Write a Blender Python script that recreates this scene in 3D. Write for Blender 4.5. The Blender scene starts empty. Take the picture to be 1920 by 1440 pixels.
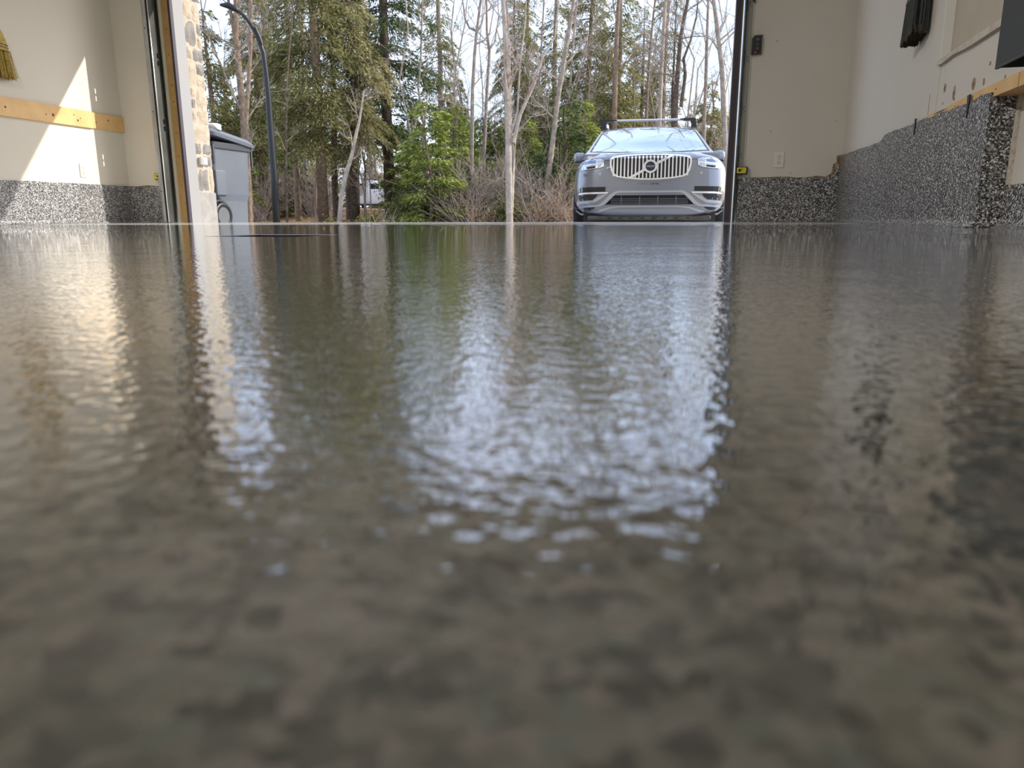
import bpy, bmesh, math, random
import numpy as np
from mathutils import Vector, Matrix
from mathutils.bvhtree import BVHTree
from mathutils.geometry import delaunay_2d_cdt
S = bpy.context.scene
COL = S.collection
PI = math.pi
random.seed(7)
# ------------------------------------------------------------------ camera
FPX = 1387.0
PSI, PIT, ROL = math.radians(13.5), math.radians(12.64), math.radians(.15)
CAM = Vector((0, 0, .05))
fw = Vector((-math.sin(PSI)*math.cos(PIT), math.cos(PSI)*math.cos(PIT), -math.sin(PIT)))
rt0 = Vector((math.cos(PSI), math.sin(PSI), 0)); up0 = rt0.cross(fw)
rt = rt0*math.cos(ROL) - up0*math.sin(ROL); up = rt0*math.sin(ROL) + up0*math.cos(ROL)
cd = bpy.data.cameras.new('camera'); cam = bpy.data.objects.new('camera', cd); COL.objects.link(cam)
cam.matrix_world = Matrix(((rt.x, up.x, -fw.x, CAM.x), (rt.y, up.y, -fw.y, CAM.y), (rt.z, up.z, -fw.z, CAM.z), (0, 0, 0, 1)))
cd.sensor_width = 36; cd.lens = FPX/1920*36; cd.clip_start = .005; cd.clip_end = 400
cd.dof.use_dof = True; cd.dof.focus_distance = 2.6; cd.dof.aperture_fstop = 13.0
S.camera = cam
def W(px, py, X=None, Y=None, Z=None, D=None):
    """photo point on a real plane or at a real distance"""
    d = fw*FPX + rt*(px-960) + up*(720-py)
    if X is not None: t = (X-CAM.x)/d.x
    elif Y is not None: t = (Y-CAM.y)/d.y
    elif Z is not None: t = (Z-CAM.z)/d.z
    else: t = D/math.hypot(d.x, d.y)
    return CAM + d*t
# ------------------------------------------------------------------ world, sun, lamps, exposure
S.view_settings.view_transform = 'Standard'; S.view_settings.look = 'None'
S.view_settings.exposure = 0.5; S.view_settings.gamma = 1.0; S.view_settings.use_curve_mapping = False
SUN_D = Vector((-1, -.5, -.65)).normalized()
wd = bpy.data.worlds.new('sky'); S.world = wd; wd.use_nodes = True
nt = wd.node_tree; nt.nodes.clear()
out = nt.nodes.new('ShaderNodeOutputWorld'); bg = nt.nodes.new('ShaderNodeBackground')
sky = nt.nodes.new('ShaderNodeTexSky'); sky.sky_type = 'NISHITA'; sky.sun_disc = False
sky.sun_elevation = math.asin(-SUN_D.z); sky.sun_rotation = math.atan2(-SUN_D.x, -SUN_D.y)
sky.air_density = 1.0; sky.dust_density = 1.5; sky.ozone_density = 1.0
cl = nt.nodes.new('ShaderNodeTexNoise'); cl.inputs['Scale'].default_value = 2.2; cl.inputs['Detail'].default_value = 5
cr = nt.nodes.new('ShaderNodeValToRGB'); cr.color_ramp.elements[0].position = .35; cr.color_ramp.elements[1].position = .7
cr.color_ramp.elements[0].color = (.25, .25, .25, 1); cr.color_ramp.elements[1].color = (.85, .85, .85, 1)
mx = nt.nodes.new('ShaderNodeMix'); mx.data_type = 'RGBA'; mx.inputs['B'].default_value = (6.9, 7.7, 10.0, 1)
tc = nt.nodes.new('ShaderNodeTexCoord')
nt.links.new(tc.outputs['Generated'], cl.inputs['Vector'])
nt.links.new(cl.outputs['Fac'], cr.inputs['Fac']); nt.links.new(cr.outputs['Color'], mx.inputs['Factor'])
nt.links.new(sky.outputs['Color'], mx.inputs['A']); nt.links.new(mx.outputs['Result'], bg.inputs['Color'])
bg.inputs['Strength'].default_value = .185
nt.links.new(bg.outputs['Background'], out.inputs['Surface'])
sd = bpy.data.lights.new('sun', 'SUN'); sd.energy = 3.6; sd.angle = math.radians(.53); sd.color = (1, .93, .82)
sun = bpy.data.objects.new('sun', sd); COL.objects.link(sun)
sun.rotation_euler = SUN_D.to_track_quat('-Z', 'Y').to_euler(); sun.location = (6, 8, 8)
# ------------------------------------------------------------------ materials
MATS = {}
def mat(name, col=(.5, .5, .5), rough=.6, metal=0., noise=None, bump=None, coat=0., spec=.5, trans=0.):
    """noise=(scale, colour2, contrast lo, hi)  bump=(scale, distance)"""
    if name in MATS: return MATS[name]
    m = bpy.data.materials.new(name); m.use_nodes = True; n = m.node_tree; b = n.nodes['Principled BSDF']
    b.inputs['Base Color'].default_value = (*col, 1); b.inputs['Roughness'].default_value = rough
    b.inputs['Metallic'].default_value = metal; b.inputs['Coat Weight'].default_value = coat
    b.inputs['Coat Roughness'].default_value = .03; b.inputs['Specular IOR Level'].default_value = spec
    if noise or bump: t = n.nodes.new('ShaderNodeTexCoord')
    if noise:
        tx = n.nodes.new('ShaderNodeTexNoise'); tx.inputs['Scale'].default_value = noise[0]; tx.inputs['Detail'].default_value = 4
        r = n.nodes.new('ShaderNodeValToRGB'); e = r.color_ramp.elements
        e[0].position, e[1].position = noise[2], noise[3]; e[0].color = (*col, 1); e[1].color = (*noise[1], 1)
        n.links.new(t.outputs['Object'], tx.inputs['Vector']); n.links.new(tx.outputs['Fac'], r.inputs['Fac'])
        n.links.new(r.outputs['Color'], b.inputs['Base Color'])
    if bump:
        tx = n.nodes.new('ShaderNodeTexNoise'); tx.inputs['Scale'].default_value = bump[0]; tx.inputs['Detail'].default_value = 3
        bp = n.nodes.new('ShaderNodeBump'); bp.inputs['Distance'].default_value = bump[1]
        n.links.new(t.outputs['Object'], tx.inputs['Vector']); n.links.new(tx.outputs['Fac'], bp.inputs['Height'])
        n.links.new(bp.outputs['Normal'], b.inputs['Normal'])
    MATS[name] = m; return m
def flake_mat(name, scale, stops, rough, bumps, spec=.5, coat=0, big=None):
    m = bpy.data.materials.new(name); m.use_nodes = True; n = m.node_tree; b = n.nodes['Principled BSDF']
    t = n.nodes.new('ShaderNodeTexCoord')
    ns = n.nodes.new('ShaderNodeTexNoise'); ns.inputs['Scale'].default_value = scale*1.3; ns.inputs['Detail'].default_value = 1
    ad = n.nodes.new('ShaderNodeVectorMath'); ad.operation = 'MULTIPLY_ADD'; ad.inputs[1].default_value = (1.1/scale,)*3
    n.links.new(t.outputs['Object'], ns.inputs['Vector']); n.links.new(ns.outputs['Color'], ad.inputs[0]); n.links.new(t.outputs['Object'], ad.inputs[2])
    v = n.nodes.new('ShaderNodeTexVoronoi'); v.inputs['Scale'].default_value = scale
    n.links.new(ad.outputs[0], v.inputs['Vector'])
    sp = n.nodes.new('ShaderNodeSeparateColor'); n.links.new(v.outputs['Color'], sp.inputs['Color'])
    r = n.nodes.new('ShaderNodeValToRGB'); r.color_ramp.interpolation = 'CONSTANT'; e = r.color_ramp.elements
    while len(e) < len(stops): e.new(.5)
    for i, (p, c) in enumerate(stops): e[i].position = p; e[i].color = (*c, 1)
    n.links.new(sp.outputs['Red'], r.inputs['Fac']); n.links.new(r.outputs['Color'], b.inputs['Base Color'])
    b.inputs['Roughness'].default_value = rough; b.inputs['Specular IOR Level'].default_value = spec
    b.inputs['Coat Weight'].default_value = coat
    prev = None
    for sc, dist, det in bumps:
        tx = n.nodes.new('ShaderNodeTexNoise'); tx.inputs['Scale'].default_value = sc; tx.inputs['Detail'].default_value = det
        n.links.new(t.outputs['Object'], tx.inputs['Vector'])
        bp = n.nodes.new('ShaderNodeBump'); bp.inputs['Distance'].default_value = dist
        n.links.new(tx.outputs['Fac'], bp.inputs['Height'])
        if prev: n.links.new(prev.outputs['Normal'], bp.inputs['Normal'])
        prev = bp
    n.links.new(prev.outputs['Normal'], b.inputs['Normal'])
    if coat: n.links.new(prev.outputs['Normal'], b.inputs['Coat Normal']); b.inputs['Coat Roughness'].default_value = .01
    MATS[name] = m; return m
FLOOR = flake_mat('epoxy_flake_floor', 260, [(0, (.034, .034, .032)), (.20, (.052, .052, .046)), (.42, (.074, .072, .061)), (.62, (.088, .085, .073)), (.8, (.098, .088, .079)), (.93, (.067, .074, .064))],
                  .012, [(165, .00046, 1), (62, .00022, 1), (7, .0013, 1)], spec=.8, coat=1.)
WFLAKE = flake_mat('epoxy_flake_wall', 185, [(0, (.018, .018, .02)), (.34, (.10, .10, .105)), (.56, (.25, .25, .26)), (.78, (.50, .50, .50)), (.9, (.80, .79, .78))],
                   .35, [(260, .0012, 1)], spec=.5)
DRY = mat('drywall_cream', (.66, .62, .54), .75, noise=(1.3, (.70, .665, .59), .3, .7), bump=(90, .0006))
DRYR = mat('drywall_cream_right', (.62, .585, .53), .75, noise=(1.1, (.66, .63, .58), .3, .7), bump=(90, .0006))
DRYG = mat('drywall_beige_unpainted', (.46, .41, .33), .85, noise=(5, (.52, .47, .38), .3, .7))
CEIL = mat('ceiling_paint', (.70, .67, .61), .9)
PINE = mat('pine_board', (.68, .42, .17), .55, noise=(7, (.78, .52, .24), .35, .65))
PINE_D = mat('pine_jamb', (.40, .24, .085), .6, noise=(20, (.46, .29, .11), .35, .65))
KNOT = mat('wood_knot', (.13, .055, .02), .6)
GALV = mat('galvanised_steel', (.62, .64, .66), .28, .9, noise=(5, (.50, .52, .54), .4, .6))
GALV_D = mat('galvanised_dull', (.055, .06, .055), .5, .6, noise=(4, (.08, .085, .08), .4, .6))
WHITE = mat('white_vinyl', (.76, .76, .75), .4)
SEAL = mat('dark_weather_seal', (.045, .035, .05), .45)
BLACK = mat('black_plastic', (.012, .012, .013), .4)
DARK = mat('black_void', (.004, .004, .004), .9)
CONC = mat('bare_concrete', (.27, .262, .25), .85, noise=(14, (.34, .33, .315), .35, .65), bump=(120, .002))
MORT = mat('cream_mortar', (.48, .43, .345), .9, noise=(30, (.41, .36, .29), .4, .7), bump=(150, .004))
STONES = [mat('stone_cream', (.46, .39, .30), .85, noise=(11, (.33, .28, .22), .45, .65), bump=(60, .008)),
          mat('stone_grey', (.26, .24, .225), .85, noise=(9, (.16, .155, .15), .4, .65), bump=(60, .008)),
          mat('stone_tan', (.40, .33, .25), .85, noise=(12, (.50, .45, .37), .4, .7), bump=(60, .008))]
# ------------------------------------------------------------------ mesh helpers
def tag(o, label=None, cat=None, group=None, kind=None):
    if label: o['label'] = label
    if cat: o['category'] = cat
    if group: o['group'] = group
    if kind: o['kind'] = kind
    return o
def empty(name, loc=(0, 0, 0), rz=0., label=None, cat=None, group=None):
    o = bpy.data.objects.new(name, None); COL.objects.link(o); o.location = loc; o.rotation_euler.z = rz
    o.empty_display_size = .1
    return tag(o, label, cat, group)
class MB:
    def __init__(s): s.v = []; s.f = []
    def add(s, vs, fs):
        k = len(s.v); s.v += [tuple(v) for v in vs]; s.f += [tuple(i+k for i in f) for f in fs]; return s
    def box(s, x0, x1, y0, y1, z0, z1):
        return s.add([(x0, y0, z0), (x1, y0, z0), (x1, y1, z0), (x0, y1, z0), (x0, y0, z1), (x1, y0, z1), (x1, y1, z1), (x0, y1, z1)],
                     [(0, 3, 2, 1), (4, 5, 6, 7), (0, 1, 5, 4), (1, 2, 6, 5), (2, 3, 7, 6), (3, 0, 4, 7)])
    def rbox(s, x0, x1, y0, y1, z0, z1, b):
        """box with chamfered edges"""
        bm = bmesh.new(); bmesh.ops.create_cube(bm, size=1)
        for v in bm.verts: v.co = Vector(((x0+x1)/2+v.co.x*(x1-x0), (y0+y1)/2+v.co.y*(y1-y0), (z0+z1)/2+v.co.z*(z1-z0)))
        bmesh.ops.bevel(bm, geom=bm.edges[:], offset=b, segments=2, affect='EDGES', profile=.5)
        bm.verts.index_update(); s.add([v.co[:] for v in bm.verts], [[v.index for v in f.verts] for f in bm.faces]); bm.free(); return s
    def tube(s, pts, rad, n=8, cap=True):
        pts = [Vector(p) for p in pts]; m = len(pts)
        if not hasattr(rad, '__len__'): rad = [rad]*m
        k = len(s.v); ref = None
        for i, p in enumerate(pts):
            d = (pts[min(i+1, m-1)]-pts[max(i-1, 0)]).normalized()
            if ref is None:
                ref = Vector((0, 0, 1)) if abs(d.z) < .9 else Vector((1, 0, 0))
            a = d.cross(ref); a = a.normalized() if a.length > 1e-6 else d.orthogonal().normalized()
            c = d.cross(a); ref = a.cross(d)
            for j in range(n):
                t = 2*PI*j/n; s.v.append(tuple(p + (a*math.cos(t)+c*math.sin(t))*rad[i]))
        for i in range(m-1):
            for j in range(n):
                s.f.append((k+i*n+j, k+i*n+(j+1) % n, k+(i+1)*n+(j+1) % n, k+(i+1)*n+j))
        if cap: s.f.append(tuple(k+j for j in range(n))[::-1]); s.f.append(tuple(k+(m-1)*n+j for j in range(n)))
        return s
    def prism(s, poly, axis, a0, a1):
        """extrude a 2D polygon along an axis: axis x -> poly (y,z); y -> (x,z); z -> (x,y)"""
        def P(p, a): return {'x': (a, p[0], p[1]), 'y': (p[0], a, p[1]), 'z': (p[0], p[1], a)}[axis]
        n = len(poly); vs = [P(p, a0) for p in poly]+[P(p, a1) for p in poly]
        return s.add(vs, [tuple(range(n))[::-1], tuple(range(n, 2*n))]+[(i, (i+1) % n, n+(i+1) % n, n+i) for i in range(n)])
    def lathe(s, prof, n=24, M=None):
        """profile (r,z) round z, transformed by M"""
        M = M or Matrix(); k = len(s.v)
        for r_, z_ in prof:
            for j in range(n):
                t = 2*PI*j/n; s.v.append(tuple(M @ Vector((r_*math.cos(t), r_*math.sin(t), z_))))
        for i in range(len(prof)-1):
            for j in range(n): s.f.append((k+i*n+j, k+i*n+(j+1) % n, k+(i+1)*n+(j+1) % n, k+(i+1)*n+j))
        return s
    def build(s, name, m, parent=None, smooth=False):
        me = bpy.data.meshes.new(name); me.from_pydata(s.v, [], s.f); me.validate(); me.materials.append(m)
        bm = bmesh.new(); bm.from_mesh(me); bmesh.ops.recalc_face_normals(bm, faces=bm.faces); bm.to_mesh(me); bm.free()
        if smooth: me.polygons.foreach_set('use_smooth', [True]*len(me.polygons))
        o = bpy.data.objects.new(name, me); COL.objects.link(o); o.parent = parent; return o
def bx(name, m, x0, x1, y0, y1, z0, z1, parent=None, b=0):
    q = MB()
    (q.rbox(x0, x1, y0, y1, z0, z1, b) if b else q.box(x0, x1, y0, y1, z0, z1))
    return q.build(name, m, parent)
def smooth_angle(o, deg=35):
    me = o.data; me.polygons.foreach_set('use_smooth', [True]*len(me.polygons))
    bm = bmesh.new(); bm.from_mesh(me)
    for e in bm.edges: e.smooth = len(e.link_faces) == 2 and e.calc_face_angle(0) < math.radians(deg)
    bm.to_mesh(me); bm.free(); return o
# ------------------------------------------------------------------ the room
YD = 6.25; YO = 6.70; XL, XR = -5.25, 1.07; JL, JR = -4.64, .235; HD = 2.47; XN = 1.155; YC = 3.27
def sst(a, b, x): x = max(0, min(1, (x-a)/(b-a))); return x*x*(3-2*x)
def fz(x, y): return .014*sst(4.3, 5.9, y) + .010*sst(.75, 1.07, x)*sst(1.5, 2.5, y)*(1-sst(4.3, 5.9, y))
dx0, dx1, dy0, dy1 = -1.385, -1.085, 1.92, 2.22      # drain opening
xs = sorted(set([round(-5.5+.2*i, 3) for i in range(34)]+[dx0, dx1, .8, .9, 1., 1.07, 1.155, 1.3]))
ys = sorted(set([round(-2.2+.2*i, 3) for i in range(46)]+[dy0, dy1, 6.72]))
xs = [x for x in xs if x <= 1.3]; ys = [y for y in ys if y <= 6.72]
V = [(x, y, fz(x, y)) for y in ys for x in xs]; Fc = []
for j in range(len(ys)-1):
    for i in range(len(xs)-1):
        cx, cy = (xs[i]+xs[i+1])/2, (ys[j]+ys[j+1])/2
        if dx0 < cx < dx1 and dy0 < cy < dy1: continue
        if cy > YD and (cx < JL or cx > JR): continue
        a = j*len(xs)+i; Fc.append((a, a+1, a+len(xs)+1, a+len(xs)))
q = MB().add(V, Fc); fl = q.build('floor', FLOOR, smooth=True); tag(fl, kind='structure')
SUNLIT = mat('sunlit_floor_paint', (.60, .59, .56), .25, noise=(160, (.70, .69, .66), .35, .6), bump=(165, .0004), coat=.5)
fl.data.materials.append(SUNLIT)          # lighter colour painted on the flake floor by the door for its sunlit strip
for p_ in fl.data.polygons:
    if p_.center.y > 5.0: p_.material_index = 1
bx('slab_edge', CONC, JL, JR, 6.72, 6.75, -.35, .012, fl)
# drain
dr = empty('floor_drain', ((dx0+dx1)/2, (dy0+dy1)/2, -.012), 0, 'dark square floor drain sunk in the glossy garage floor', 'drain')
h = .149
MB().box(-h, h, -h, -h+.004, -.12, .010).box(-h, h, h-.004, h, -.12, .010).box(-h, -h+.004, -h, h, -.12, .010).box(h-.004, h, -h, h, -.12, .010).build('rim', BLACK, dr)
bx('sump', DARK, -h, h, -h, h, -.13, -.12, dr)
for i in range(9): bx('slat', mat('cast_iron', (.02, .02, .02), .6, .5), -h+.004, h-.004, -.128+i*.03, -.114+i*.03, -.02, -.006, dr)
# walls
def wallobj(name): o = empty(name); tag(o, kind='structure'); return o
wl = wallobj('wall_left')
bx('drywall', DRY, XL-.15, XL, -2.2, YD+.4, .34, 2.95, wl)
def cove(top, th, r=.035):
    return [(0, -.02), (th+r, -.02), (th+r, .0), (th+r*.45, r*.18), (th+r*.15, r*.5), (th, r*1.1), (th, top), (0, top)]
def foundation_x(name, X, sgn, y0, y1, prof, parent, th=.015, zb=0.):
    """foundation face along y, facing sgn*x, with a wavy top"""
    n = max(2, int((y1-y0)/.05)); rnd = random.Random(int(X*100)); k = MB(); rows = []
    for i in range(n+1):
        y = y0+(y1-y0)*i/n; tp = prof(y)+rnd.uniform(-.004, .004)
        rows.append([(X+sgn*(d-.03), y, (z if z < .2 else tp)+(zb if z < .2 else 0)+(fz(X, y) if z < .03 else 0)) for d, z in cove(1., th+.03)])
    m = len(rows[0]); vs = [p for r_ in rows for p in r_]
    fs = [(i*m+j, i*m+j+1, (i+1)*m+j+1, (i+1)*m+j) for i in range(n) for j in range(m-1)]+[tuple(range(m)), tuple(n*m+j for j in range(m))]
    return k.add(vs, fs).build(name, WFLAKE, parent)
foundation_x('foundation', XL, 1, -2.2, YD+.02, lambda y: .352, wl, .012)
wf = wallobj('wall_front')
bx('drywall', DRY, XL-.15, -4.80, YD, YD+.12, .33, 2.95, wf)
bx('drywall', DRYR, .335, XN+.2, YD, YD+.12, .33, 2.95, wf)
bx('header', DRY, -4.80, .335, YD, YD+.12, HD, 2.95, wf)
bx('outer_wall', MORT, XL-.6, JL-.03, YD+.12, YO-.02, -.4, 3.1, wf)
bx('outer_wall', MORT, JR+.03, XN+.6, YD+.12, YO-.02, -.4, 3.1, wf)
bx('outer_wall', MORT, JL-.03, JR+.03, YD+.12, YO-.02, HD, 3.1, wf)
def foundation_y(name, x0, x1, Y, top, parent, th=.012):
    n = 12; rnd = random.Random(int(x0*77)); rows = []
    for i in range(n+1):
        x = x0+(x1-x0)*i/n; tp = top(x)+rnd.uniform(-.004, .004)
        rows.append([(x, Y-(d-.03), (z if z < .2 else tp)+(fz(x, Y) if z < .03 else 0)) for d, z in cove(1., th+.03)])
    m = len(rows[0]); vs = [p for r_ in rows for p in r_]
    fs = [(i*m+j, i*m+j+1, (i+1)*m+j+1, (i+1)*m+j) for i in range(n) for j in range(m-1)]+[tuple(range(m)), tuple(n*m+j for j in range(m))]
    return MB().add(vs, fs).build(name, WFLAKE, parent)
foundation_y('foundation', XL, -4.845, YD, lambda x: .348, wf)
foundation_y('foundation', .325, XR, YD, lambda x: .345 if x < 1.0 else .345+(x-1.0)*1.6, wf)
# chipped brown edge of bare backing above the return foundation
rnd = random.Random(3)
pts = [(.335, .335)]+[(.335+.07*i, .352+rnd.uniform(-.003, .010)) for i in range(1, 10)]+[(1.0, .375), (1.01, .44), (1.035, .46), (1.03, .505), (1.066, .512), (1.066, .335)]
MB().prism(pts, 'y', YD-.004, YD+.01).build('chipped_backing', mat('torn_brown_board', (.20, .13, .07), .9, noise=(30, (.40, .34, .25), .45, .6)), wf)
pts = [(XL+.01, .34), (XL+.01, .357), (XL+.1, .354), (XL+.2, .362), (XL+.3, .353), (-4.86, .357), (-4.86, .34)]
MB().prism(pts, 'y', YD-.003, YD+.01).build('chipped_backing', MATS['torn_brown_board'], wf)
wr = wallobj('wall_right')
# drywall with the recessed niche
NZ0 = .748; NY1 = 4.0
bx('drywall', DRYR, XR, XR+.12, NY1, YD+.3, .44, 2.95, wr)
bx('drywall', DRYR, XR+.004, XR+.12, -2.2, NY1, .525, NZ0, wr)
bx('drywall', DRYR, XR+.05, XR+.12, -2.2, NY1, NZ0, 2.95, wr)
bx('niche_back', DRYG, XR+.035, XR+.052, -2.2, NY1-.001, NZ0, 2.95, wr)
bx('corner_bead', WHITE, XR-.004, XR+.036, NY1-.004, NY1+.006, NZ0-.01, 2.95, wr)
led = [(NY1+.03, NZ0-.012), (NY1, NZ0+.004), (3.9, NZ0+.008), (3.7, NZ0+.006), (3.2, NZ0+.010), (-2.2, NZ0+.008), (-2.2, NZ0-.02), (3.3, NZ0-.016), (3.6, NZ0-.02), (3.8, NZ0-.012), (3.95, NZ0-.02)]
MB().prism(led, 'x', XR-.012, XR+.045).build('plaster_ledge', mat('rough_plaster', (.62, .57, .50), .9, noise=(40, (.50, .44, .36), .5, .62), bump=(80, .006)), wr)
def ftop(y):
    pts = [(2.0, .505), (3.27, .505), (3.36, .506), (3.5, .500), (4.2, .512), (4.9, .520), (4.935, .516), (4.96, .487), (5.1, .487), (6.3, .505)]
    for (a, za), (b, zb_) in zip(pts, pts[1:]):
        if a <= y <= b: return za+(zb_-za)*(y-a)/(b-a)
    return .5
foundation_x('foundation', XR, -1, YC, YD+.02, ftop, wr, .012)
bx('foundation_end', WFLAKE, XR-.0105, XN+.15, YC-.002, YC+.4, -.01, .503, wr)
foundation_x('foundation', XN, -1, -2.2, YC+.02, lambda y: .165, wr, .012)
bx('recessed_drywall', DRYR, XN+.002, XN+.15, -2.2, YC+.02, .15, .54, wr)
bx('torn_edge', MATS['rough_plaster'], XN-.008, XN+.02, YC-.03, YC, .16, .503, wr)
for y, z0, z1, w in ((4.262, .452, .53, .012), (3.505, .440, .53, .016)):
    MB().prism([(y-w*.3, z0), (y-w, z1), (y+w, z1), (y+w*.2, z0)], 'x', XR-.016, XR-.0115).build('anchor_slot', BLACK, wr)
# bare patches and nail marks in the damaged plaster
TORN = mat('torn_drywall_paper', (.36, .26, .18), .9, noise=(60, (.26, .18, .12), .4, .7))
for px, py, w, hgt in ((1772, 165, .018, .045), (1789, 175, .016, .062), (1826, 157, .020, .055), (1845, 153, .010, .03), (1857, 119, .008, .02), (1885, 144, .006, .015), (1768, 194, .004, .012), (1790, 186, .004, .01)):
    c = W(px, py, X=XR+.004)
    rn = random.Random(px); po = []
    for k in range(10):
        a = 2*PI*k/10; po.append((c.y+math.cos(a)*w*rn.uniform(.7, 1.15), c.z+math.sin(a)*hgt*.5*rn.uniform(.75, 1.1)))
    MB().prism(po, 'x', XR+.0025, XR+.006).build('bare_patch', TORN, wr)
    if w > .015: MB().prism([(c.y-.003, c.z-.006), (c.y+.003, c.z-.006), (c.y+.003, c.z+.006), (c.y-.003, c.z+.006)], 'x', XR+.0015, XR+.006).build('nail_hole', BLACK, wr)
a = W(1755, 205, X=XR); MB().prism([(4.115, .53), (4.112, .62), (4.108, .62), (4.108, .53)], 'x', XR-.001, XR+.003).build('crack', TORN, wr)
# exposed timber on top of the foundation
pl = empty('sill_board', (XR, 3.6, .5), 0, 'split pale timber board exposed on top of the grey speckled foundation wall, right side', 'board')
MB().prism([(-.55, -.012), (.58, -.012), (.575, .022), (.40, .026), (.30, .020), (.29, .0175), (.15, .029), (-.1, .033), (-.55, .037)], 'x', -.004, .09).build('timber', PINE, pl)
MB().prism([(.20, .018), (.29, .0155), (.40, .0145), (.34, .020)], 'x', -.0055, .01).build('split', KNOT, pl)
for y in (.50, .1, -.2, -.35): MB().tube([(-.0055, y, .012), (.002, y, .012)], .003, 6).build('knot', KNOT, pl)
pl2 = empty('sill_board', (XR, 2.0, .5), 0, 'pale timber board beyond the joint, on the foundation under the dark box', 'board')
MB().prism([(-1.5, -.012), (1.043, -.012), (1.043, .037), (-1.5, .037)], 'x', -.004, .09).build('timber', PINE, pl2)
for y in (.9, .6): MB().tube([(-.0055, y, .012), (.002, y, .012)], .003, 6).build('knot', KNOT, pl2)
wb = wallobj('wall_back'); bx('drywall', DRYR, XL-.2, XN+.3, -2.35, -2.2, 0, 2.95, wb)
ce = tag(bx('ceiling', CEIL, XL-.6, XN+.6, -2.4, YO, 2.95, 3.1), kind='structure')
bx('roof_overhang', WHITE, XL-.9, XN+.9, YO-.1, YO+.0, 2.9, 3.1, ce)
# two fill lamps added out of view on the ceiling to brighten the interior
for i, (lx, y, rz_, pw) in enumerate(((-2.6, 1.2, PI/2, 92), (-.6, -1.2, 0, 26))):
    f = empty('fill_lamp', (lx, y, 2.9), rz_, 'added fill light out of view on the ceiling, ' + ('above the floor drain' if i == 0 else 'near the back wall'), 'lamp')
    bx('housing', WHITE, -.65, .65, -.08, .08, 0, .05, f)
    e = bpy.data.materials.new('fill_diffuser'); e.use_nodes = True; b = e.node_tree.nodes['Principled BSDF']
    b.inputs['Emission Color'].default_value = (1, .93, .84, 1); b.inputs['Emission Strength'].default_value = 4
    bx('fill_lamp_diffuser', e, -.62, .62, -.065, .065, -.02, 0, f)
    ld = bpy.data.lights.new('fill_light', 'AREA'); ld.shape = 'RECTANGLE'; ld.size = 1.25; ld.size_y = .15; ld.energy = pw; ld.color = (1, .96, .90)
    lo = bpy.data.objects.new('fill_light', ld); COL.objects.link(lo); lo.location = (lx, y, 2.86); lo.rotation_euler.z = rz_
# ------------------------------------------------------------------ door frame, left
tl = empty('door_jamb', (JL, YD, 0), 0, 'yellowish timber door jamb with dark seal and white reveal board beside the stone column', 'door jamb')
bx('timber', PINE_D, -.085, -.022, .022, .10, .012, HD, tl)
for z in (.36, .62, .83, 1.1, 1.24, 1.5, 1.72): MB().tube([(-.055, .0205, z), (-.055, .024, z)], .006, 8).build('knot', KNOT, tl)
bx('seal', SEAL, -.022, 0, .02, .06, .012, HD, tl)
bx('reveal_board', mat('reveal_grey_white', (.30, .30, .302), .5), -.02, .0, .06, .085+.12, .012, HD, tl)
bx('pale_stop', mat('aged_putty', (.50, .46, .34), .8), -.100, -.086, -.012, .1, .012, HD, tl)
tk = empty('door_track', (-4.79, YD, 0), 0, 'galvanised vertical door track beside the timber jamb at the left of the opening', 'door track')
# C-shaped rail
MB().prism([(-.045, -.112), (-.020, -.119), (.0, -.112), (.0, -.09), (-.004, -.09), (-.005, -.108), (-.020, -.114), (-.041, -.108), (-.045, -.09)], 'z', .02, HD-.1).build('rail', GALV, tk)
MB().prism([(-.03, -.03), (-.012, -.036), (-.008, -.03), (-.008, .0), (-.03, .0)], 'z', .02, HD-.1).build('inner_rail', GALV_D, tk)
# perforated angle whose slots let sun spots through
slots = []
for zs in (1.162, 1.099, .599, .539):
    slots.append(zs + .32)
AX = .025; y0, y1 = -.115, .0; ya, yb = -.058, -.040
zz = [.02]
for s_ in sorted(slots): zz += [s_-.022, s_+.022]
zz.append(HD-.1); k = MB()
for i in range(len(zz)-1):
    if i % 2 == 0: k.box(AX, AX+.003, y0, y1, zz[i], zz[i+1])
    else: k.box(AX, AX+.003, y0, ya, zz[i], zz[i+1]); k.box(AX, AX+.003, yb, y1, zz[i], zz[i+1])
k.build('perforated_angle', GALV_D, tk)
MB().tube([(AX+.002, y0, .02), (AX+.002, y0, HD-.1)], .0055, 8).build('rolled_lip', mat('bright_zinc', (.80, .81, .82), .22, .9), tk, True)
for z in (.3, 1.0, 1.7): MB().tube([(-.02, -.121, z), (-.02, -.115, z)], .006, 6).build('bolt', GALV_D, tk)
def sensor(name, x, z, s, label):
    o = empty(name, (x, YD, z), 0, label, 'sensor')
    bx('housing', mat('yellow_plastic', (.62, .55, .05), .4), -.035, .035, -.075, -.045, -.022, .022, o, .005)
    bx('bracket', BLACK, -.045 if s < 0 else -.045, .045, -.045, .0, -.028, .028, o)
    MB().tube([(s*.015, -.081, 0), (s*.015, -.074, 0)], .011, 12).build('lens', BLACK, o)
    bx('label_strip', mat('dark_print', (.05, .05, .03), .5), -.02-.005*s, .006-.005*s, -.0765, -.0745, .004, .008, o)
    return o
sensor('photo_eye_sensor', -4.88, .437, 1, 'small yellow photo eye sensor by the galvanised track left of the opening')
sensor('photo_eye_sensor', .343, .405, -1, 'small yellow photo eye sensor low on the right side of the opening')
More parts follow.
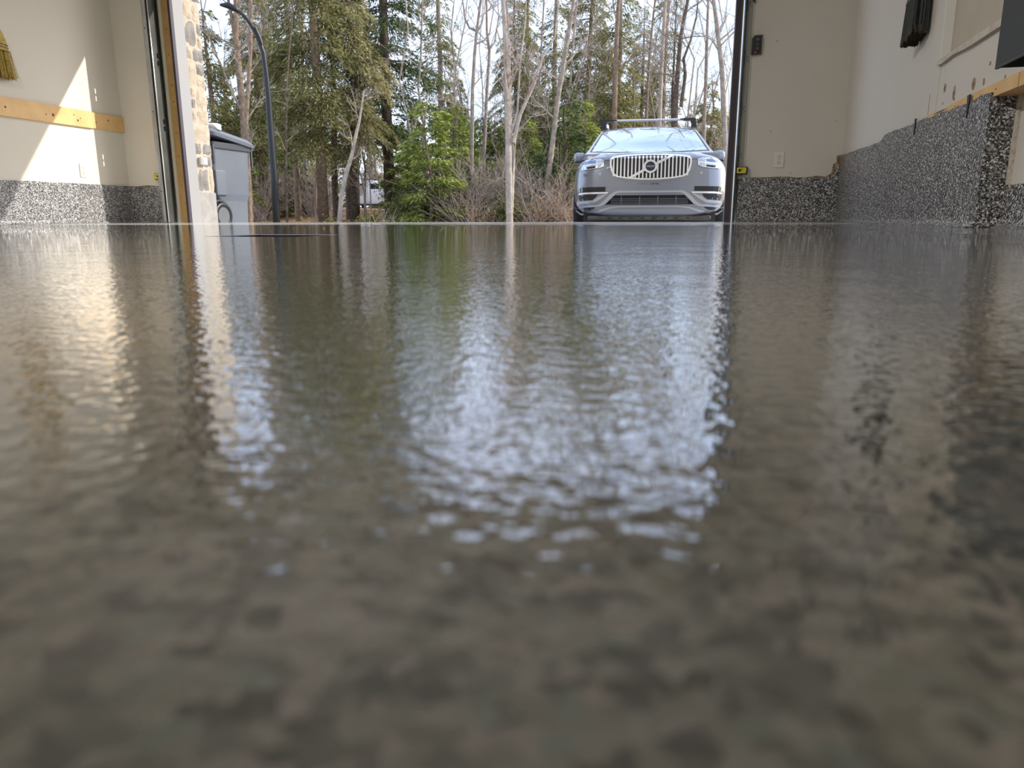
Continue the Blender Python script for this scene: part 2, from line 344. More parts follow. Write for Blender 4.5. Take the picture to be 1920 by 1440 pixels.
# right side
tr = empty('door_track', (JR, YD, 0), 0, 'dark sealed door track with grey bolted angle at the right of the opening', 'door track')
bx('seal', SEAL, 0, .038, -.02, .14, .012, HD, tr)
bx('edge_strip', mat('brown_strip', (.10, .085, .06), .6), .038, .05, -.025, .1, .012, HD, tr)
MB().prism([(.05, -.05), (.058, -.062), (.066, -.055), (.066, .0), (.05, .0)], 'z', .012, HD-.05).build('rail', GALV, tr)
MB().prism([(.069, -.045), (.077, -.045), (.080, .0), (.069, .0)], 'z', .012, HD-.05).build('inner_rail', GALV_D, tr)
bx('angle_iron', mat('dull_green_steel', (.27, .28, .26), .5, .4), .080, .122, -.014, .0, .345, HD-.05, tr)
bx('painted_edge', DRY, .122, .130, -.010, .0, .345, HD-.05, tr)
for z in (.52, .86, 1.22, 1.6): 
    bx('slot', BLACK, .081, .085, -.0155, -.013, z-.05, z+.06, tr)
    for dx_, dz in ((.095, .0), (.108, -.018), (.101, .012)): MB().tube([(dx_, -.018, z+dz), (dx_, -.013, z+dz)], .004, 6).build('bolt', BLACK, tr)
bk = MB().prism([(.10, 1.66), (.135, 1.62), (.135, 1.60), (.10, 1.635)], 'y', -.03, -.014); bk.build('bracket', GALV_D, tr)
bx('reveal_board', WHITE, .001, .02, .14, .205, .012, HD, tr)
# push button station
pb = empty('push_button_station', (.396, YD, 1.31), 0, 'black three-button door control on the wall right of the opening', 'switch')
MB().prism([(-.035, -.065), (.033, -.062), (.036, .065), (-.014, .065), (-.034, .048)], 'y', -.035, 0).build('housing', BLACK, pb)
for z, c, nm in ((.035, (.06, .09, .09), 'button'), (.0, (.04, .07, .07), 'button'), (-.028, (.16, .04, .04), 'button')):
    o = MB().tube([(.006, -.047, z), (.006, -.034, z)], .012, 12).build('button', mat('button_%d' % int(z*1000+50), c, .35), pb)
    if c[0] > .1: o['label'] = 'dark red stop button'
MB().tube([(-.006, -.04, -.054), (-.006, -.034, -.054)], .004, 8).build('screw', GALV, pb)
bx('face_plate_trim', mat('grey_trim', (.35, .33, .28), .6), .037, .042, -.012, 0, -.066, .075, pb)
bx('face_plate_trim', MATS['grey_trim'], -.02, .042, -.012, 0, .068, .076, pb)
def outlet(x, y, z, rz, label):
    o = empty('wall_outlet', (x, y, z), rz, label, 'outlet')
    bx('cover_plate', mat('outlet_white', (.72, .69, .62), .35), -.036, .036, -.008, 0, -.058, .058, o, .003)
    for s in (-1, 1):
        r = MB().prism([(.017*math.cos(t)*1., s*.022+.016*math.sin(t)) for t in [2*PI*i/12 for i in range(12)]], 'y', -.0105, -.007).build('receptacle', mat('outlet_face', (.66, .63, .56), .35), o)
        for dx_, hh in ((-.006, .005), (.006, .004)): bx('slot', BLACK, dx_-.0012, dx_+.0012, -.0112, -.0100, s*.022+.001-hh+.003, s*.022+.004+hh, r)
        MB().tube([(0, -.0112, s*.022-.008), (0, -.010, s*.022-.008)], .0025, 8).build('ground_hole', BLACK, r)
    MB().tube([(0, -.0095, 0), (0, -.007, 0)], .003, 8).build('screw', GALV_D, o)
outlet(.618, YD, .482, 0, 'white outlet low on the shaded wall right of the door opening')
outlet(XL, 5.70, .468, PI/2, 'white outlet low in the sunlit patch of the left wall')
# small nail holes on the right return wall
for px, py in ((1445, 246), (1482, 325), (1568, 227), (1457, 77)):
    c = W(px, py, Y=YD); MB().tube([(c.x, YD-.001, c.z), (c.x, YD+.001, c.z)], .005, 6).build('nail_hole', TORN, wf)
# ------------------------------------------------------------------ stone column (reveal outside the jamb)
co = empty('column', (JL, YD+.205, 0)); tag(co, kind='structure')
bx('plinth', CONC, -.5, -.005, -.0, YO-YD-.205+.02, -.35, .302, co, .004)
bx('mortar', MORT, -.5, -.011, .0, YO-YD-.205+.0, .30, HD+.45, co)
rn = random.Random(11); z = .305; Wd = YO-YD-.205+.02
def stone(y0, y1, z0, z1, m):
    nx, nz = 4, 3; vs = []; fs = []
    for j in range(nz+1):
        for i in range(nx+1):
            e = (i in (0, nx)) or (j in (0, nz)); cnr = (i in (0, nx)) and (j in (0, nz))
            u_, v_ = i/nx, j/nz
            if cnr: u_ = .5+(u_-.5)*.94; v_ = .5+(v_-.5)*.93
            vs.append((rn.uniform(-.006, .005) if not e else -.010+rn.uniform(-.005, .003), y0+(y1-y0)*(u_+rn.uniform(-.02, .02)), z0+(z1-z0)*(v_+rn.uniform(-.03, .03))))
    n = len(vs); base = [v for v in vs]
    for j in range(nz):
        for i in range(nx): a = j*(nx+1)+i; fs.append((a, a+1, a+nx+2, a+nx+1))
    ring = [i for i in range(nx+1)]+[(j*(nx+1)+nx) for j in range(1, nz+1)]+[nz*(nx+1)+i for i in range(nx-1, -1, -1)]+[j*(nx+1) for j in range(nz-1, 0, -1)]
    for r_ in ring: v = vs[r_]; vs.append((-.06, v[1], v[2]))
    for k_ in range(len(ring)): a, b = ring[k_], ring[(k_+1) % len(ring)]; fs.append((a, b, n+(k_+1) % len(ring), n+k_))
    fs.append(tuple(n+k_ for k_ in range(len(ring))))
    MB().add(vs, fs).build('stone', m, co)
row = 0
while z < HD+.35:
    h = rn.choice([.13, .17, .20, .23]); cut = rn.uniform(.28, .72); row += 1
    spans = [(0, 1)] if rn.random() < .12 else [(0, cut), (cut, 1)]
    if rn.random() < .35 and len(spans) == 2: spans = [(0, .3), (.3, .68), (.68, 1)]
    for a, b in spans:
        m = STONES[rn.choice([0, 0, 0, 1, 2, 2])]
        if h > .19 and rn.random() < .35:
            stone(a*Wd+.010, b*Wd-.010, z+.009, z+h/2-.005, m); stone(a*Wd+.010, b*Wd-.010, z+h/2+.005, z+h-.009, STONES[rn.choice([0, 1])])
        else: stone(a*Wd+.010, b*Wd-.010, z+.009, z+h-.009, m)
    z += h
c = W(380, 302, X=JL+.01)
ob = empty('outdoor_outlet', (JL+.012, c.y, c.z), PI/2, 'small white weatherproof outlet box set in the stone column', 'outlet')
bx('box', WHITE, -.045, .045, -.02, .01, -.035, .035, ob, .004); bx('cover', mat('outlet_white', (.72, .69, .62), .35), -.030, .035, -.028, -.02, -.028, .028, ob, .003)
# ------------------------------------------------------------------ boards, brooms and box on the walls
def board(name, y0, y1, z0, z1, th, slope, knots, label):
    o = empty(name, (XL, y0, z0), 0, label, 'board'); L = y1-y0
    MB().prism([(0, 0), (L, slope*L), (L, slope*L+z1-z0), (0, z1-z0)], 'x', 0, th).build('timber', PINE, o)
    for y, z, r_ in knots: MB().tube([(th-.001, y, z), (th+.0012, y, z)], r_, 10).build('knot', KNOT, o)
    return o
board('pine_board', 3.6, 5.86, .825, .965, .024, .006, [(.9, .08, .01), (1.38, .075, .009), (1.76, .07, .006), (1.83, .073, .012), (2.05, .10, .006), (2.09, .06, .01), (2.12, .08, .006)],
      'long knotty pine board across the left wall, sunlit at its right end')
board('pine_board', 5.862, YD-.002, .842, .975, .018, .006, [(.19, .085, .008), (.04, .05, .006)], 'short shaded pine board between the sun patch and the wall corner')
STRAW = mat('broom_straw', (.36, .25, .045), .7, noise=(60, (.52, .38, .10), .4, .6))
def bristles(o, n, w0, w1, z0, z1, d0, d1, m, r_=.0022, seed=1, slant=0, nm='bristles'):
    k = MB(); g = random.Random(seed)
    for i in range(n):
        u_ = g.uniform(-1, 1); v_ = g.uniform(-1, 1); zz_ = z1+g.uniform(-.012, .012)+slant*(u_)
        k.tube([(u_*w0, v_*d0, z0), ((u_*w0+u_*w1)/2+g.uniform(-.004, .004), v_*(d0+d1)/2, (z0+zz_)/2), (u_*w1+g.uniform(-.008, .008), v_*d1, zz_)], r_, 4, cap=False)
    o2 = k.build(nm, m, o); o2['kind'] = 'stuff'; return o2
c = W(-9, 100, X=XL+.05)
bl = empty('straw_broom', (XL+.045, c.y, c.z), PI/2, 'yellow straw corn broom hanging on the left wall', 'broom')
# shoulders of the broom head, stitched band, hanging bristles
prof = [(.02, .22), (.05, .205), (.085, .165), (.105, .12), (.115, .06), (.120, .03)]
k = MB(); vs = []; fs = []; ns = 28
for w_, z_ in prof:
    for j in range(ns):
        t = 2*PI*j/ns; rr = 1+.05*math.sin(j*9.1); vs.append((w_*math.cos(t)*rr, (.035 if w_ > .04 else .018)*math.sin(t), z_))
for i in range(len(prof)-1):
    for j in range(ns): fs.append((i*ns+j, i*ns+(j+1) % ns, (i+1)*ns+(j+1) % ns, (i+1)*ns+j))
fs += [tuple(range(ns)), tuple((len(prof)-1)*ns+j for j in range(ns))]
k.add(vs, fs).build('head', STRAW, bl)
bristles(bl, 170, .118, .15, .035, -.165, .03, .038, STRAW, .0032, 2)
for z_ in (.03, .055, .075):
    MB().tube([(.122*math.cos(t), .038*math.sin(t), z_) for t in [2*PI*j/24 for j in range(25)]], .0025, 5).build('stitching', mat('dark_twine', (.10, .08, .03), .8), bl)
MB().tube([(0, 0, .2), (0, 0, 1.1)], .012, 8).build('handle', PINE, bl)
# dark broom on the right wall (seen from below)
c = W(1718, 16, X=XR-.06)
bb = empty('dark_broom', (XR-.05, c.y, c.z), -PI/2, 'black broom with frayed green-brown bristle ends hanging on the right wall', 'broom')
BB = mat('black_bristle', (.016, .022, .022), .5, noise=(50, (.03, .045, .04), .4, .7)); BT = mat('frayed_tips', (.05, .045, .025), .8, noise=(40, (.085, .06, .045), .4, .7))
k = MB(); secs = [(.30, .055, .03), (.14, .06, .032), (.075, .075, .034), (.04, .105, .036)]
vs = []; fs = []
for z_, w_, d_ in secs:
    vs += [(-w_*1.0, -d_, z_), (.07, -d_, z_), (.07, d_, z_), (-w_, d_, z_)]
for i in range(3):
    for j in range(4): fs.append((i*4+j, i*4+(j+1) % 4, (i+1)*4+(j+1) % 4, (i+1)*4+j))
fs += [(0, 1, 2, 3), (12, 13, 14, 15)]
k.add(vs, fs).build('collar', BLACK, bb)
k = MB(); g = random.Random(5)
for i in range(260):
    u_ = g.random(); d_ = g.uniform(-.034, .034); x0_ = -.10+.165*u_; x1_ = -.13+.195*u_
    k.tube([(x0_, d_, .045), (x1_, d_*1.1, -.135+.03*u_+g.uniform(-.006, .006))], .0035, 4, cap=False)
o = k.build('bristles', BB, bb); o['kind'] = 'stuff'
k = MB()
for i in range(260):
    u_ = g.random(); d_ = g.uniform(-.036, .036); x1_ = -.13+.195*u_; zt = -.135+.03*u_
    k.tube([(x1_, d_, zt+.02), (x1_+g.uniform(-.004, .004), d_*1.05, zt-.014+g.uniform(-.006, .006))], .0042, 4, cap=False)
o = k.build('bristle_tips', BT, bb); o['kind'] = 'stuff'; o['label'] = 'frayed green-brown bristle tips'
k = MB()
for a0, a1 in (((-.06, 0, .14), (-.15, 0, .04)), ((-.06, 0, .16), (-.17, .01, .07)), ((-.10, 0, -.0), (-.18, .0, -.13)), ((-.06, 0, .12), (-.13, .0, .03))): k.tube([a0, a1], .0012, 4)
k.build('stray_bristle', BB, bb)
MB().tube([(.02, 0, .28), (.02, 0, 1.2)], .012, 8).build('handle', mat('grey_handle', (.2, .2, .2), .4), bb)
# dark box on the right wall
bo = empty('wall_box', (.95, 2.93, .528), 0, 'dark grey open-bottomed storage box fixed high against the right wall', 'box')
FAB = mat('dark_grey_panel', (.040, .044, .050), .75, noise=(200, (.055, .058, .064), .4, .6))
bx('front_panel', FAB, -.0, .008, -.9, .0, 0, .55, bo)
bx('end_panel', FAB, .008, .11, -.008, .0, .004, .55, bo); bx('end_panel', FAB, .008, .11, -.9, -.892, .004, .55, bo)
bx('top_panel', FAB, .008, .11, -.9, 0, .542, .55, bo); bx('back_panel', DARK, .105, .118, -.9, 0, .03, .55, bo)
bx('hem', mat('dark_hem', (.09, .09, .09), .8), -.0008, .0, -.9, .0, .0, .006, bo)
# ------------------------------------------------------------------ ground outside
def gz(x, y):
    if y <= 8.2: return -.03-.045*(y-6.7)
    if y <= 15: return -.0975-.052*(y-8.2)
    if y <= 17: return -.451+.02*(y-15)
    z = -.411+.36*sst(17, 19, y)+.50*sst(19, 30, y)
    return z+(.05*math.sin(x*.9+y*.5)+.04*math.sin(x*.37-y*.8+1))*sst(17.5, 20, y)
def ground_patch(name, x0, x1, y0, y1, st, m, dz=0, kind='structure', parent=None):
    nx = max(1, int((x1-x0)/st)); ny = max(1, int((y1-y0)/st)); vs = []; fs = []
    for j in range(ny+1):
        for i in range(nx+1):
            x = x0+(x1-x0)*i/nx; y = y0+(y1-y0)*j/ny; vs.append((x, y, gz(x, y)+dz))
    for j in range(ny):
        for i in range(nx): a = j*(nx+1)+i; fs.append((a, a+1, a+nx+2, a+nx+1))
    return tag(MB().add(vs, fs).build(name, m, parent, smooth=True), kind=kind)
ground_patch('driveway', -8, 6, 6.75, 16.2, .5, mat('asphalt', (.38, .375, .365), .9, noise=(60, (.46, .455, .44), .4, .6), bump=(150, .004)))
MULCH = mat('leaf_mulch', (.26, .125, .055), .95, noise=(14, (.42, .26, .13), .42, .62), bump=(25, .05))
ground_patch('forest_floor', -60, 60, 16.2, 90, 1.2, MULCH)
ground_patch('lawn_edge', 6, 30, 6, 16.2, 2, mat('dry_lawn', (.16, .17, .06), .95, noise=(20, (.30, .26, .12), .4, .6)), -.01)
ground_patch('lawn_edge', -60, -8, 6, 16.2, 3, MATS['dry_lawn'], -.01)
# ------------------------------------------------------------------ wheelie bin
BINM = mat('grey_blue_bin_plastic', (.10, .118, .145), .5, noise=(3, (.13, .148, .175), .3, .7)); BIND = mat('bin_shadow_rim', (.045, .05, .06), .5)  # second colour darkens rim and ribs for the shadow outline of the side panel
BLID = mat('bin_lid_plastic', (.13, .145, .175), .45)
ang = math.radians(90-53-13.5+29)
bc = W(407, 416, D=9.25)
bi = empty('wheelie_bin', (bc.x, bc.y, gz(bc.x, bc.y)+.01), math.radians(86), 'large grey-blue wheeled rubbish bin standing behind the stone column', 'bin')
bi.scale = (.95, .95, .95)
def loft(secs, k=None):
    k = k or MB(); n = len(secs[0]); vs = [p for s_ in secs for p in s_]
    fs = [(i*n+j, i*n+(j+1) % n, (i+1)*n+(j+1) % n, (i+1)*n+j) for i in range(len(secs)-1) for j in range(n)]
    fs += [tuple(range(n)), tuple((len(secs)-1)*n+j for j in range(n))]
    return k.add(vs, fs)
def rrect(x0, x1, y0, y1, r, z, n=4):
    o = []
    for cx, cy, a0 in ((x1-r, y1-r, 0), (x0+r, y1-r, 90), (x0+r, y0+r, 180), (x1-r, y0+r, 270)):
        for i in range(n+1): a = math.radians(a0+90*i/n); o.append((cx+r*math.cos(a), cy+r*math.sin(a), z))
    return o
loft([rrect(-.22, .30, -.24, .24, .05, .06), rrect(-.23, .315, -.245, .245, .05, .32), rrect(-.30, .33, -.26, .26, .05, .40), rrect(-.33, .355, -.285, .285, .05, .93)]).build('body', BINM, bi)
loft([rrect(-.35, .375, -.305, .305, .05, .90), rrect(-.355, .38, -.31, .31, .05, .965)]).build('rim', BIND, bi)
ld_ = empty('lid', parent if False else (0, 0, 0)); ld_.parent = bi
q_ = [rrect(-.38, .40, -.335, .335, .07, .0), rrect(-.39, .41, -.345, .345, .07, .035), rrect(-.34, .36, -.29, .29, .08, .085), rrect(-.2, .25, -.2, .2, .08, .105)]
secs = [[(x, y, .965+z-.10*(x+.38)/.78*1.0+.07) for x, y, z in s_] for s_ in q_]
loft(secs).build('lid_panel', BLID, ld_)
for s in (-1, 1):
    for x in (-.335, .34): bx('shadow_rib', BIND, x-.012, x+.012, s*.300-.01, s*.300+.01, .72, .94, bi)
    wq = empty('wheel', (-.24, s*.27, .15)); wq.parent = bi; wq.rotation_euler = (PI/2, 0, 0)
    MB().lathe([(.10, -.03), (.142, -.032), (.150, -.02), (.150, .02), (.142, .032), (.10, .03), (.10, -.03)], 28).build('tyre', BLACK, wq, True)
    MB().lathe([(0, -.022), (.03, -.026), (.03, -.018), (.07, -.018), (.075, -.026), (.105, -.028), (.105, .028), (0, .026)], 28).build('hub', mat('bin_wheel_grey', (.12, .13, .14), .5), wq)
    # arch over the wheel and the bulged side panel
    MB().prism([(-.24+.185*math.cos(t), .15+.185*math.sin(t)) for t in [math.radians(-10+200*i/14) for i in range(15)]]+[(-.24+.165*math.cos(t), .15+.165*math.sin(t)) for t in [math.radians(190-200*i/14) for i in range(15)]], 'y', s*.245-.01, s*.245+.02).build('wheel_arch', BIND, bi)
    k = MB(); k.rbox(-.30, -.12, s*.262-.02, s*.262+.006, .38, .66, .012); k.build('side_panel', BINM, bi)
MB().tube([(-.37, -.22, .93), (-.44, -.22, .95), (-.44, .22, .95), (-.37, .22, .93)], .014, 8).build('handle', BINM, bi)
pbg = empty('plastic_bag', (0, 0, 0), 0, 'crumpled white plastic bag lying on the lid of the grey bin', 'bag')
rn = random.Random(2); bm = bmesh.new(); bmesh.ops.create_icosphere(bm, subdivisions=2, radius=.06)
for v in bm.verts: v.co *= rn.uniform(.75, 1.2); v.co.x *= 1.35; v.co.z *= .75
me = bpy.data.meshes.new('bag'); bm.to_mesh(me); bm.free(); me.materials.append(WHITE); o = bpy.data.objects.new('bag_film', me); COL.objects.link(o); o.parent = pbg
v = W(402, 239, D=8.95); pbg.location = v
# ------------------------------------------------------------------ street lamp
lp_b = W(518, 416, D=16.3)
DK = mat('dark_painted_steel', (.018, .02, .024), .4, .3)
sl = empty('street_lamp', (lp_b.x, lp_b.y, gz(lp_b.x, lp_b.y)), 0, 'tall dark curved street lamp standing in front of the conifers', 'lamp')
path = [(518, 418), (514, 330), (507, 240), (503, 180), (499, 140), (494, 100), (482, 66), (470, 45), (458, 30), (445, 20)]
P3 = [W(x, y, D=16.3)-sl.location for x, y in path]
P3[0] = Vector((P3[0].x, P3[0].y, -.05))
MB().tube(P3, [.075, .070, .062, .056, .050, .046, .040, .035, .030, .027], 12).build('pole', DK, sl, True)
MB().tube([P3[0], P3[0]+Vector((0, 0, .25))], .11, 12).build('base', DK, sl)
br = [W(x, y, D=16.25)-sl.location for x, y in ((492, 84), (486, 68), (478, 50), (466, 28), (461, 26))]
MB().tube([br[0], br[1], br[2]], [.02, .03, .02], 8).build('brace', DK, sl)
hd = [W(x, y, D=16.3)-sl.location for x, y in ((450, 23), (440, 16), (428, 10), (412, 9))]
k = MB(); k.tube(hd, [.028, .05, .062, .02], 10); o = k.build('lamp_head', DK, sl, True)
# ------------------------------------------------------------------ the car
PAINT = mat('grey_metallic_paint', (.22, .24, .28), .28, .5, coat=1.)
PAINT_L = mat('silver_trim_paint', (.40, .43, .47), .28, .55, coat=.6)
CHROME = mat('chrome', (.90, .92, .95), .30, .85)
GLASSD = mat('dark_tinted_glass', (.02, .025, .03), .03, spec=.9, coat=1.)
gm = bpy.data.materials.new('windscreen_glass'); gm.use_nodes = True; n = gm.node_tree; pb_ = n.nodes['Principled BSDF']
pb_.inputs['Base Color'].default_value = (.30, .42, .48, 1); pb_.inputs['Metallic'].default_value = .75; pb_.inputs['Roughness'].default_value = .06; pb_.inputs['Coat Weight'].default_value = 1
LENS = mat('headlamp_lens', (.74, .79, .86), .10, .3, coat=1., noise=(14, (.50, .56, .66), .45, .6)); LED = mat('led_strip', (.9, .92, .95), .2, coat=1.)
RUB = mat('tyre_rubber', (.02, .02, .02), .8, bump=(60, .01)); UND = mat('underbody_plastic', (.035, .032, .03), .8)
axis_px = W(1216, 408, D=9.35); cz = gz(axis_px.x, axis_px.y+.9)
head = math.atan2(axis_px.x, axis_px.y)
car = empty('car', (axis_px.x, axis_px.y, cz+.04), 0, 'grey-blue estate car with vertical-bar grille parked facing the garage', 'car')
YAW = math.radians(1.2); PITCH = math.radians(-2.7)
car.rotation_euler = (PITCH, 0, -head+YAW)
def interp(tab, y):
    for a, b in zip(tab, tab[1:]):
        if a[0] <= y <= b[0]:
            t = (y-a[0])/(b[0]-a[0]); return [p+(q__-p)*t for p, q__ in zip(a[1:], b[1:])]
    return list(tab[-1][1:]) if y > tab[-1][0] else list(tab[0][1:])
# y, half width, bottom, top centre
TB = [(0, .68, .262, .925), (.015, .755, .245, .945), (.05, .82, .235, .965), (.11, .868, .23, .985), (.2, .905, .23, 1.005), (.35, .93, .235, 1.03), (.6, .95, .24, 1.065), (.95, .96, .24, 1.105), (1.3, .962, .25, 1.14),
      (1.6, .962, .25, 1.15), (2.6, .962, .25, 1.16), (4.1, .958, .26, 1.18), (4.6, .93, .30, 1.18), (4.82, .88, .36, 1.14), (4.92, .80, .42, 1.05), (4.95, .7, .5, .95)]
def section(y, N=56):
    hw, zb, zt = interp(TB, y); zc = (zb+zt)/2; hh = (zt-zb)/2; o = []
    for i in range(N):
        t = 2*PI*i/N; c_, s_ = math.cos(t), math.sin(t); e = 2/5.5
        x = hw*math.copysign(abs(c_)**e, c_); z = zc+hh*math.copysign(abs(s_)**e, s_)
        if s_ > 0: z -= .05*(abs(x)/hw)**2*(min(1, y/.3))          # crowned bonnet
        if s_ > 0 and y > .2: z += .018*math.exp(-((abs(x)-.60)/.06)**2)*sst(.2, .5, y)*(1-sst(1.2, 1.5, y))
        w_ = (z-zb)/(zt-zb); x *= 1-.035*max(0, w_-.62)/.38*1-.04*max(0, .35-w_)/.35
        o.append((x, y, z))
    return o
ysec = sorted(set([t[0] for t in TB]+[.03, .08, .15, .27, .45, .75, 1.1, 2.1, 3.2, 3.8]))
secs = [section(y) for y in ysec]
k = MB(); n = len(secs[0]); vs = [p for s_ in secs for p in s_]
fs = [(i*n+j, i*n+(j+1) % n, (i+1)*n+(j+1) % n, (i+1)*n+j) for i in range(len(secs)-1) for j in range(n)]
# front and rear caps as shrinking rings, so that they stay planar
for base_i, ysgn in ((0, -1), (len(secs)-1, 1)):
    ring0 = [base_i*n+j for j in range(n)]; cx = 0; czz = sum(secs[base_i][j][2] for j in range(n))/n
    for f_, bulge in ((.8, .004), (.5, .008), (.2, .010)):
        b0 = len(vs); vs += [(p[0]*f_, p[1]+ysgn*bulge, czz+(p[2]-czz)*f_) for p in secs[base_i]]
        ring1 = [b0+j for j in range(n)]; fs += [(ring0[j], ring0[(j+1) % n], ring1[(j+1) % n], ring1[j]) for j in range(n)]; ring0 = ring1
    fs.append(tuple(ring0))
k.add(vs, fs)
body = k.build('body', PAINT, car, True)
def boolean_arches(obj):
    cm = MB()
    for y in (.98, 3.97):
        for s in (-1, 1): cm.lathe([(0, 0), (.43, 0), (.43, .3), (0, .3)], 28, Matrix.Translation((s*1.0 if s > 0 else -1.0, y, .37)) @ Matrix.Rotation(-s*PI/2, 4, 'Y'))
    me = bpy.data.meshes.new('cut'); me.from_pydata(cm.v, [], cm.f)
    bm = bmesh.new(); bm.from_mesh(me); bmesh.ops.remove_doubles(bm, verts=bm.verts, dist=1e-4); bmesh.ops.recalc_face_normals(bm, faces=bm.faces); bm.to_mesh(me); bm.free()
    co_ = bpy.data.objects.new('cut', me); COL.objects.link(co_); co_.parent = car
    md = obj.modifiers.new('b', 'BOOLEAN'); md.operation = 'DIFFERENCE'; md.object = co_; md.solver = 'EXACT'
    bpy.context.view_layer.update(); dg = bpy.context.evaluated_depsgraph_get()
    nm = bpy.data.meshes.new_from_object(obj.evaluated_get(dg)); obj.modifiers.clear(); obj.data = nm
    bpy.data.objects.remove(co_)
bvh_front = BVHTree.FromPolygons([Vector(v) for v in k.v], k.f)
boolean_arches(body)
smooth_angle(body, 40)
# greenhouse
GT = [(1.22, 1.125, .89), (1.40, 1.215, .845), (1.62, 1.345, .80), (1.85, 1.465, .755), (2.05, 1.56, .715), (2.2, 1.615, .685), (2.35, 1.65, .66), (2.7, 1.685, .64), (3.3, 1.69, .64), (4.0, 1.66, .64), (4.4, 1.60, .65), (4.65, 1.42, .70), (4.85, 1.13, .80)]
secs = []
for y, zr, wr_ in GT:
    s_ = []; wb_ = .90; zb_ = 1.05
    for i in range(-10, 11):
        t = i/10; a = abs(t)
        if a <= .7: x = wr_*(a/.7)*.97; z = zr-.035*(a/.7)**2*min(1, (zr-1.1)/.3)
        else: b_ = (a-.7)/.3; x = wr_*.97+(wb_-wr_*.97)*b_**.9; z = (zr-.035)+(zb_-(zr-.035))*b_
        s_.append((math.copysign(x, t) if t else 0, y, z))
    secs.append(s_)
n = 21; k2 = MB(); vs = [p for s_ in secs for p in s_]
fs = [(i*n+j, i*n+j+1, (i+1)*n+j+1, (i+1)*n+j) for i in range(len(secs)-1) for j in range(n-1)]+[tuple(range(n)), tuple((len(secs)-1)*n+j for j in range(n))]
k2.add(vs, fs); gh = k2.build('cabin', PAINT, car, True); smooth_angle(gh, 30)
bvh_cab = BVHTree.FromPolygons([Vector(v) for v in k2.v], k2.f)
def drape(name, poly, m, lift=.004, thick=.012, bvh=bvh_front, step=.03, parent=None, holes=None, smooth=False, dirv='y', side=1, label=None):
    """lay a flat outline (u,z) on the bodywork: real geometry with thickness"""
    poly = [Vector(p) for p in poly]; pts = []; edges = []
    def ring(pl_):
        b = len(pts); rr = []
        for i in range(len(pl_)):
            a, c_ = Vector(pl_[i]), Vector(pl_[(i+1) % len(pl_)]); ns_ = max(1, int((c_-a).length/step))
            for j in range(ns_): rr.append(a+(c_-a)*j/ns_)
        pts.extend(rr); edges.extend([(b+i, b+(i+1) % len(rr)) for i in range(len(rr))])
    ring(poly)
    for h_ in (holes or []): ring(h_)
    u0, u1 = min(p.x for p in poly), max(p.x for p in poly); z0, z1 = min(p.y for p in poly), max(p.y for p in poly)
    def inside(p, pl_):
        c_ = False; j = len(pl_)-1
        for i in range(len(pl_)):
            a, b = pl_[i], pl_[j]
            if (a[1] > p[1]) != (b[1] > p[1]) and p[0] < (b[0]-a[0])*(p[1]-a[1])/(b[1]-a[1])+a[0]: c_ = not c_
            j = i
        return c_
    x = u0+step/2
    while x < u1:
        z = z0+step/2
        while z < z1:
            if inside((x, z), poly) and not any(inside((x, z), h_) for h_ in (holes or [])): pts.append(Vector((x, z)))
            z += step
        x += step
    r = delaunay_2d_cdt(pts, edges, [], 0, 1e-5)
    V2, F2 = r[0], [list(f) for f in r[2]]
    F2 = [f for f in F2 if (lambda c_: inside(c_, poly) and not any(inside(c_, h_) for h_ in (holes or [])))((sum(V2[i].x for i in f)/len(f), sum(V2[i].y for i in f)/len(f)))]
    top = []
    for p in V2:
        if dirv == 'y': hit = bvh.ray_cast(Vector((p.x, -3, p.y)), Vector((0, 1, 0)))
        else: hit = bvh.ray_cast(Vector((side*3, p.x, p.y)), Vector((-side, 0, 0)))
        if hit[0] is None: 
            h2 = bvh.find_nearest(Vector((p.x, 0.3, p.y)) if dirv == 'y' else Vector((side*.9, p.x, p.y))); top.append(Vector((p.x, h2[0].y, p.y)) if dirv == 'y' else h2[0])
        else: top.append(hit[0])
    off = Vector((0, -1, 0)) if dirv == 'y' else Vector((side, 0, 0)); nv = len(top)
    vs = [t+off*lift for t in top]+[t-off*(thick-lift) for t in top]
    cnt = {}
    for f in F2:
        for a, b in zip(f, f[1:]+f[:1]): cnt[(a, b)] = 1
    fs = [tuple(f) for f in F2]+[tuple(i+nv for i in f[::-1]) for f in F2]+[(b, a, a+nv, b+nv) for a, b in cnt if (b, a) not in cnt]
    o = MB().add(vs, fs).build(name, m, parent or car)
    if smooth: smooth_angle(o, 40)
    if label: o['label'] = label
    return o
def cu(cx): return (cx-945)*.00119
def cv(cy): return .662+(755-cy)*.00116
def cp(pts, mirror=False):
    o = [(cu(x), cv(y)) for x, y in pts]
    return [(-x, z) for x, z in o[::-1]] if mirror else o
def ell(cx, cy, rx, ry, n=28): return [(cx+rx*math.cos(2*PI*i/n), cy+ry*math.sin(2*PI*i/n)) for i in range(n)]
